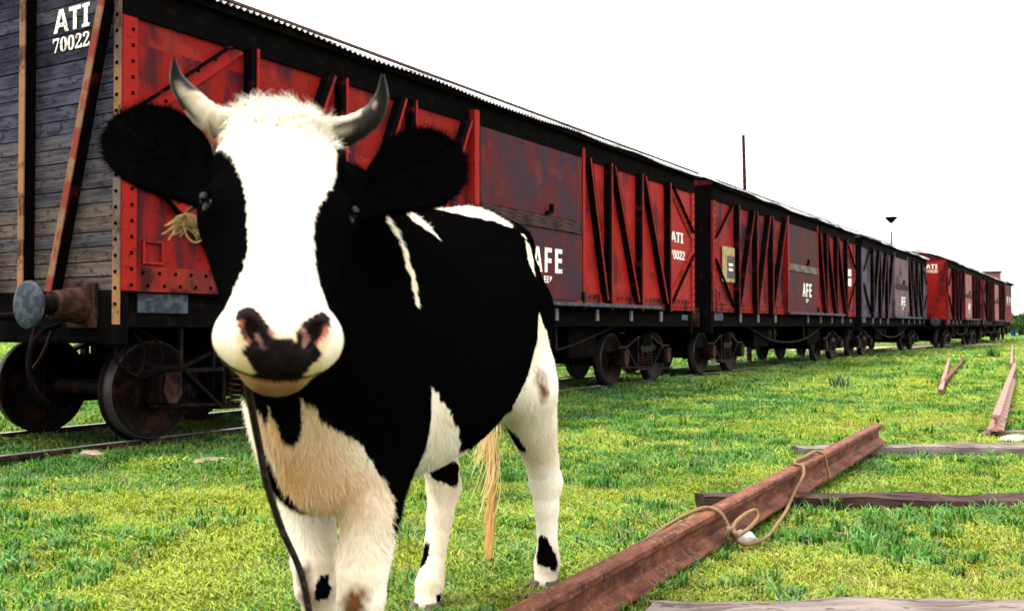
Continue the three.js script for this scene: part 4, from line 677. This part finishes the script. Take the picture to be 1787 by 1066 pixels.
for (const pts of [[[-0.60, 1.488, -2.17], [-0.655, 1.500, -2.17], [-0.705, 1.547, -2.17], [-0.728, 1.584, -2.155], [-0.727, 1.624, -2.13]], [[-0.42, 1.484, -2.235], [-0.369, 1.490, -2.235], [-0.318, 1.522, -2.24], [-0.294, 1.562, -2.23], [-0.287, 1.609, -2.20]]]) {
  const g = sweep(pts.map(p => toCow(...p)), [0.036, 0.034, 0.027, 0.017, 0.003]), uv = g.attributes.uv, C = [], sd = rnd() * 9;
  for (let i = 0; i < uv.count; i++) { const t = uv.getX(i), s = fbm(uv.getY(i) * 6 + sd, t * 3, 6, 91, 3), k = noise(uv.getY(i) * 14, t * 40, 14, 93); let c = mix3([0.20, 0.165, 0.12], [0.30, 0.25, 0.18], k); c = mix3(c, [0.009, 0.007, 0.006], step01(0.40, 0.53, s + 0.32 * (t - 0.42))); c = mix3(c, [0.006, 0.005, 0.005], step01(0.55, 0.85, t)); C.push(...c); }
  g.setAttribute('color', new THREE.Float32BufferAttribute(C, 3)); mesh('horn', g, hornM, COW);
}
const eyeM = std({ color: lin(0.008, 0.006, 0.006), roughness: 0.3, specularIntensity: 0.12 });
for (const s of [-1, 1]) { const p = headPt(s * 0.132, 0.205, -0.084), e = mesh('eye', new THREE.SphereGeometry(0.022, 20, 14), eyeM, COW); e.position.copy(p);
  const lid = [], q = [[-0.026, -0.005], [-0.018, -0.017], [0, -0.022], [0.018, -0.015], [0.026, 0.0]].map(([u, v]) => headPt(s * (0.150 + 0.004 * Math.abs(u) / 0.02), 0.209 + v, -0.078 + u)); mesh('eyelid', sweep(q, [0.005, 0.009, 0.010, 0.009, 0.005], 14, 6), std({ color: lin(0.01, 0.008, 0.008), roughness: 0.6 }), COW); }
const hoofM = std({ map: tex(64, 0.08, (u, v) => mix3([0.03, 0.024, 0.02], [0.09, 0.07, 0.055], fbm(u * 3, v * 12, 3, 97, 3))), roughness: 0.6 });
for (const L of LEGS) { const e = L[L.length - 1], cl = s => { const g = new THREE.CylinderGeometry(0.028, 0.036, 0.07, 14, 3), p = g.attributes.position; for (let i = 0; i < p.count; i++) { const y = p.getY(i); p.setX(i, p.getX(i) * 1.55 + (0.035 - y) * 0.5); p.setZ(i, p.getZ(i) * 0.85 + s * 0.031); } g.computeVertexNormals(); return metricUV(g); }; mesh('hoof', [cl(-1), cl(1)], hoofM, COW).position.set(e[0] + 0.01, 0.036, e[2]); }
{ // tail and its switch of long hair
  mesh('tail', sweep([[-0.90, 1.36, 0.0], [-0.97, 1.32, 0.01], [-1.0, 1.15, 0.06], [-0.99, 0.9, 0.09], [-0.97, 0.68, 0.108]].map(p => V(...p)), [0.05, 0.04, 0.028, 0.022, 0.014], 24, 10), std({ color: lin(0.006, 0.005, 0.005), roughness: 0.8 }), COW);
  const P = [], N = [], C = [], I = [];
  for (let i = 0; i < 110; i++) {
    const a = rnd() * 6.283, sp = rnd(), r = 0.002 + 0.008 * rnd(), x0 = -0.97 + r * Math.cos(a), z0 = 0.108 + r * Math.sin(a), y0 = rr(0.62, 0.84), len = (sp < 0.6 ? rr(0.45, 0.76) : rr(0.12, 0.42)) * 0.98, wide = sp < 0.6 ? 0.10 : 0.9, ox = Math.cos(a) * wide * rr(0.02, 0.06), oz = Math.sin(a) * wide * rr(0.02, 0.075), c = mix3([0.34, 0.17, 0.045], [0.46, 0.33, 0.16], sp < 0.6 ? rnd() * 0.5 : 1), ph = rnd() * 6, w = 0.0015, q = P.length / 3;
    for (let k = 0; k <= 8; k++) { const t = k / 8, y = Math.max(0.03, y0 - len * t), bx = x0 + ox * Math.sin(t * 1.6) + 0.01 * Math.sin(t * 5 + ph), bz = z0 + oz * Math.sin(t * 1.6) + 0.028 * t * t + 0.014 * Math.sin(t * 6 + ph * 0.2); P.push(bx, y, bz - w, bx, y, bz + w); N.push(0.9, 0.2, 0.1, 0.9, 0.2, 0.1); C.push(...c, ...c); if (k) { const e = q + 2 * k; I.push(e - 2, e - 1, e, e - 1, e + 1, e); } }
  }
  const g = new THREE.BufferGeometry(); g.setAttribute('position', new THREE.Float32BufferAttribute(P, 3)); g.setAttribute('normal', new THREE.Float32BufferAttribute(N, 3)); g.setAttribute('color', new THREE.Float32BufferAttribute(C, 3)); g.setIndex(I);
  stuff(mesh('tail_switch', g, std({ vertexColors: true, side: THREE.DoubleSide, roughness: 0.7 }), COW)).userData.label = 'long straw-blond tail hair';
}
// hair: instanced strands that lie on the coat and take its colour
function strand(bend, seg, curl = 0) { const P = [], N = [], I = []; for (let i = 0; i <= seg; i++) { const t = i / seg, w = 0.5 * (1 - t * 0.92), z = bend * t * t + curl * Math.sin(t * 5), x = curl * (1 - Math.cos(t * 5)) * 0.6; P.push(x - w, t, z, x + w, t, z); N.push(0, 0, 1, 0, 0, 1); if (i) { const e = 2 * i; I.push(e - 2, e - 1, e, e - 1, e + 1, e); } } const g = new THREE.BufferGeometry(); g.setAttribute('position', new THREE.Float32BufferAttribute(P, 3)); g.setAttribute('normal', new THREE.Float32BufferAttribute(N, 3)); g.setIndex(I); return g; }
const hairM = std({ side: THREE.DoubleSide, roughness: 0.9, specularIntensity: 0.0 });
function groom(name, label, geo, list) {
  const m = new THREE.InstancedMesh(geo, hairM, list.length), M = new THREE.Matrix4(), col = new THREE.Color();
  list.forEach(({ p, n, d, l, w, c }, i) => { const x = d.clone().cross(n).normalize(), z = x.clone().cross(d); M.makeBasis(x.multiplyScalar(w), d.clone().multiplyScalar(l), z.multiplyScalar(l)).setPosition(p); m.setMatrixAt(i, M); m.setColorAt(i, col.setRGB(...c)); });
  m.name = name; m.userData = { kind: 'stuff', label }; m.castShadow = m.receiveShadow = true; COW.add(m);
}
{
  const { P, I } = cowNets, nt = I.length / 3, acc = new Float32Array(nt); let tot = 0; const A_ = V(), B_ = V(), C_ = V();
  for (let t = 0; t < nt; t++) { A_.fromArray(P, I[3 * t] * 3); B_.fromArray(P, I[3 * t + 1] * 3); C_.fromArray(P, I[3 * t + 2] * 3); tot += B_.clone().sub(A_).cross(C_.clone().sub(A_)).length() / 2; acc[t] = tot; }
  const list = [];
  for (let i = 0; i < 330000; i++) {
    const r = rnd() * tot; let lo = 0, hi = nt - 1; while (lo < hi) { const m = lo + hi >> 1; acc[m] < r ? lo = m + 1 : hi = m; }
    let u = rnd(), v = rnd(); if (u + v > 1) { u = 1 - u; v = 1 - v; }
    A_.fromArray(P, I[3 * lo] * 3); B_.fromArray(P, I[3 * lo + 1] * 3); C_.fromArray(P, I[3 * lo + 2] * 3);
    const p = A_.clone().addScaledVector(B_.sub(A_), u).addScaledVector(C_.sub(A_), v), n = V(...grad(p.x, p.y, p.z)), q = p.clone().sub(hO), a = q.dot(hA), b = q.dot(hB), c = q.dot(hC);
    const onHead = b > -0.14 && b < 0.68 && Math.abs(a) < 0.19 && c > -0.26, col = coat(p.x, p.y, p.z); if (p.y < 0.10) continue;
    if (onHead && b > 0.49 && Math.abs(a) < 0.085 && c > -0.12) continue; // bare nose
    let flow = V(-0.45, -0.9, 0), l = 0.012 * rr(0.7, 1.4), lift = rr(0.08, 0.26), earL = null;
    if (onHead) { flow = hB.clone().addScaledVector(hA, a * 3).addScaledVector(hC, -0.2); l *= 0.62; if (b < 0.12) { l *= 1.5; } }
    else { for (const e of EARS) { const s = p.clone().sub(e.B).dot(e.l); if (p.distanceTo(e.B) < e.L + 0.05 && s > -0.02) earL = e; } }
    if (earL) { const wv = p.clone().sub(earL.B).dot(earL.w); flow = earL.l.clone().addScaledVector(earL.w, Math.sign(wv) * 0.9); l = 0.017 * rr(0.7, 1.5); lift = rr(0.15, 0.5); }
    else if (!onHead && p.x > 0.62 && p.y < 0.95 && p.y > 0.45) { l *= 1.6; lift = rr(0.15, 0.5); }      // long brisket hair
    else if (!onHead && p.y < 0.8 && p.y > 0.55) l *= 1.5;
    else if (!onHead && n.y > 0.6) lift = rr(0.2, 0.7);
    const d = flow.addScaledVector(n, -flow.dot(n)).normalize().multiplyScalar(1 - lift).addScaledVector(n, lift).add(V(rr(-0.18, 0.18), rr(-0.18, 0.18), rr(-0.18, 0.18))).normalize(), g = rr(0.78, 1.12);
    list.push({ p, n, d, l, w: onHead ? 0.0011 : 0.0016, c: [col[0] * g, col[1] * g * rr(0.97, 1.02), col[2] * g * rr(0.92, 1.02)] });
  }
  groom('fur', 'short black and white coat hair', strand(-0.15, 2), list);
  const knot = [];
  for (let i = 0; i < 1500; i++) { // woolly topknot between the horns
    const a = rr(-0.118, 0.118), b = rr(-0.085, 0.04), e = headPt(a, b, 0.05); let p = e.clone(), s = 0; for (let k = 0; k < 40; k++) { const f = cowSDF(p.x, p.y, p.z); if (f < 0.002) break; p.addScaledVector(hC, -f * 0.8); s += f; if (s > 0.3) break; } if (s > 0.3) continue;
    const n = V(...grad(p.x, p.y, p.z)), cl = noise(a * 45 + 20, b * 45 + 20, 0, 88) * 6.28, d = n.clone().multiplyScalar(0.6).addScaledVector(hB, 0.05 + 0.5 * Math.sin(cl)).addScaledVector(hA, a * 2.5 + 0.6 * Math.cos(cl)).add(V(rr(-0.2, 0.2), rr(-0.2, 0.2), rr(-0.2, 0.2))).normalize(), g = rr(0.8, 1.1);
    knot.push({ p, n, d, l: rr(0.014, 0.040), w: 0.0016, c: mix3([0.70 * g, 0.65 * g, 0.56 * g], [0.46, 0.33, 0.18], step01(0.65, 0.95, noise(a * 40 + 9, b * 40 + 9, 0, 89)) * 0.5) });
  }
  groom('topknot', 'woolly white hair between the horns', strand(-0.35, 5, 0.16), knot);
}
// ---------------------------------------------------------------- rope
{
  const rope = thing('tether_rope', 'rope running from the cow down past her leg and knotted round the long rusty rail', 'rope');
  mesh('lead_strap', tube([[-0.500, 0.965, -1.905], [-0.512, 0.945, -1.93], [-0.535, 0.87, -2.06], [-0.552, 0.79, -2.18], [-0.556, 0.70, -2.26], [-0.540, 0.58, -2.34], [-0.512, 0.45, -2.43], [-0.50, 0.30, -2.50], [-0.49, 0.14, -2.56], [-0.47, 0.04, -2.62], [-0.45, 0.02, -2.75]], 0.0085, 90, 7), mat.strap, rope);
  mesh('rope_run', tube([[-0.46, 0.02, -2.72], [-0.46, 0.02, -3.1], [-0.38, 0.03, -3.5], [-0.23, 0.03, -3.7], [-0.05, 0.035, -3.76], [0.06, 0.05, -3.72], [0.20, 0.075, -3.72], [0.36, 0.115, -3.95], [0.55, 0.16, -4.15], [0.70, 0.205, -4.33], [0.82, 0.228, -4.46], [0.885, 0.232, -4.50], [0.935, 0.212, -4.48], [0.968, 0.15, -4.46], [0.985, 0.11, -4.44], [1.03, 0.08, -4.46], [1.10, 0.07, -4.53], [1.19, 0.07, -4.66], [1.30, 0.08, -4.90], [1.42, 0.09, -5.18], [1.53, 0.10, -5.48], [1.60, 0.14, -5.62], [1.665, 0.205, -5.70], [1.672, 0.245, -5.745], [1.64, 0.252, -5.78], [1.66, 0.256, -5.86], [1.76, 0.258, -6.02], [1.86, 0.260, -6.20], [1.915, 0.262, -6.27], [1.955, 0.245, -6.27], [1.975, 0.17, -6.26], [1.985, 0.10, -6.24]], 0.0095, 260, 7), mat.rope, rope);
  mesh('coil', tube([[0.975, 0.12, -4.44], [0.99, 0.155, -4.47], [1.05, 0.185, -4.55], [1.13, 0.195, -4.63], [1.135, 0.175, -4.62], [1.08, 0.14, -4.53], [1.0, 0.115, -4.45]], 0.010, 60, 7), mat.rope, rope);
  mesh('knot', [tube([[0.96, 0.15, -4.46], [0.99, 0.13, -4.42], [0.985, 0.10, -4.45], [0.955, 0.115, -4.44], [0.965, 0.15, -4.43], [0.99, 0.14, -4.46]], 0.012, 50, 7)], mat.rope, rope);
  mesh('frayed_tail', tube([[1.03, 0.06, -4.46], [1.04, 0.03, -4.38], [1.05, 0.02, -4.3]], 0.006, 14, 5), mat.rope, rope);
}
{
  const k = thing('horn_rope', 'frayed straw-coloured rope end dangling below the left ear from the horn', 'rope');
  mesh('cord', tube([[-0.645, 1.535, -2.18], [-0.655, 1.475, -2.135], [-0.648, 1.44, -2.155], [-0.665, 1.38, -2.24], [-0.70, 1.335, -2.25], [-0.728, 1.30, -2.22], [-0.715, 1.275, -2.20], [-0.66, 1.268, -2.20]], 0.005, 60, 6), mat.rope, k);
  const g = []; for (let i = 0; i < 90; i++) { const a = rr(-1.6, 1.6), l = rr(0.02, 0.06), b = rr(-1, 1); g.push(tube([[-0.725, 1.30, -2.215], [-0.725 + 0.02 * Math.sin(a) + rr(-0.01, 0.01), 1.30 - l * 0.5 * Math.cos(b), -2.215 + rr(-0.012, 0.012)], [-0.725 + l * Math.sin(a), 1.30 - l * Math.cos(b), -2.215 + rr(-0.02, 0.02)]], 0.0014, 5, 4)); }
  g.push(tube([[-0.72, 1.285, -2.215], [-0.725, 1.255, -2.21], [-0.705, 1.235, -2.21], [-0.685, 1.245, -2.21], [-0.68, 1.265, -2.21]], 0.0018, 20, 4));
  stuff(mesh('frayed_end', g, mat.straw, k));
}

renderer.render(scene, camera);
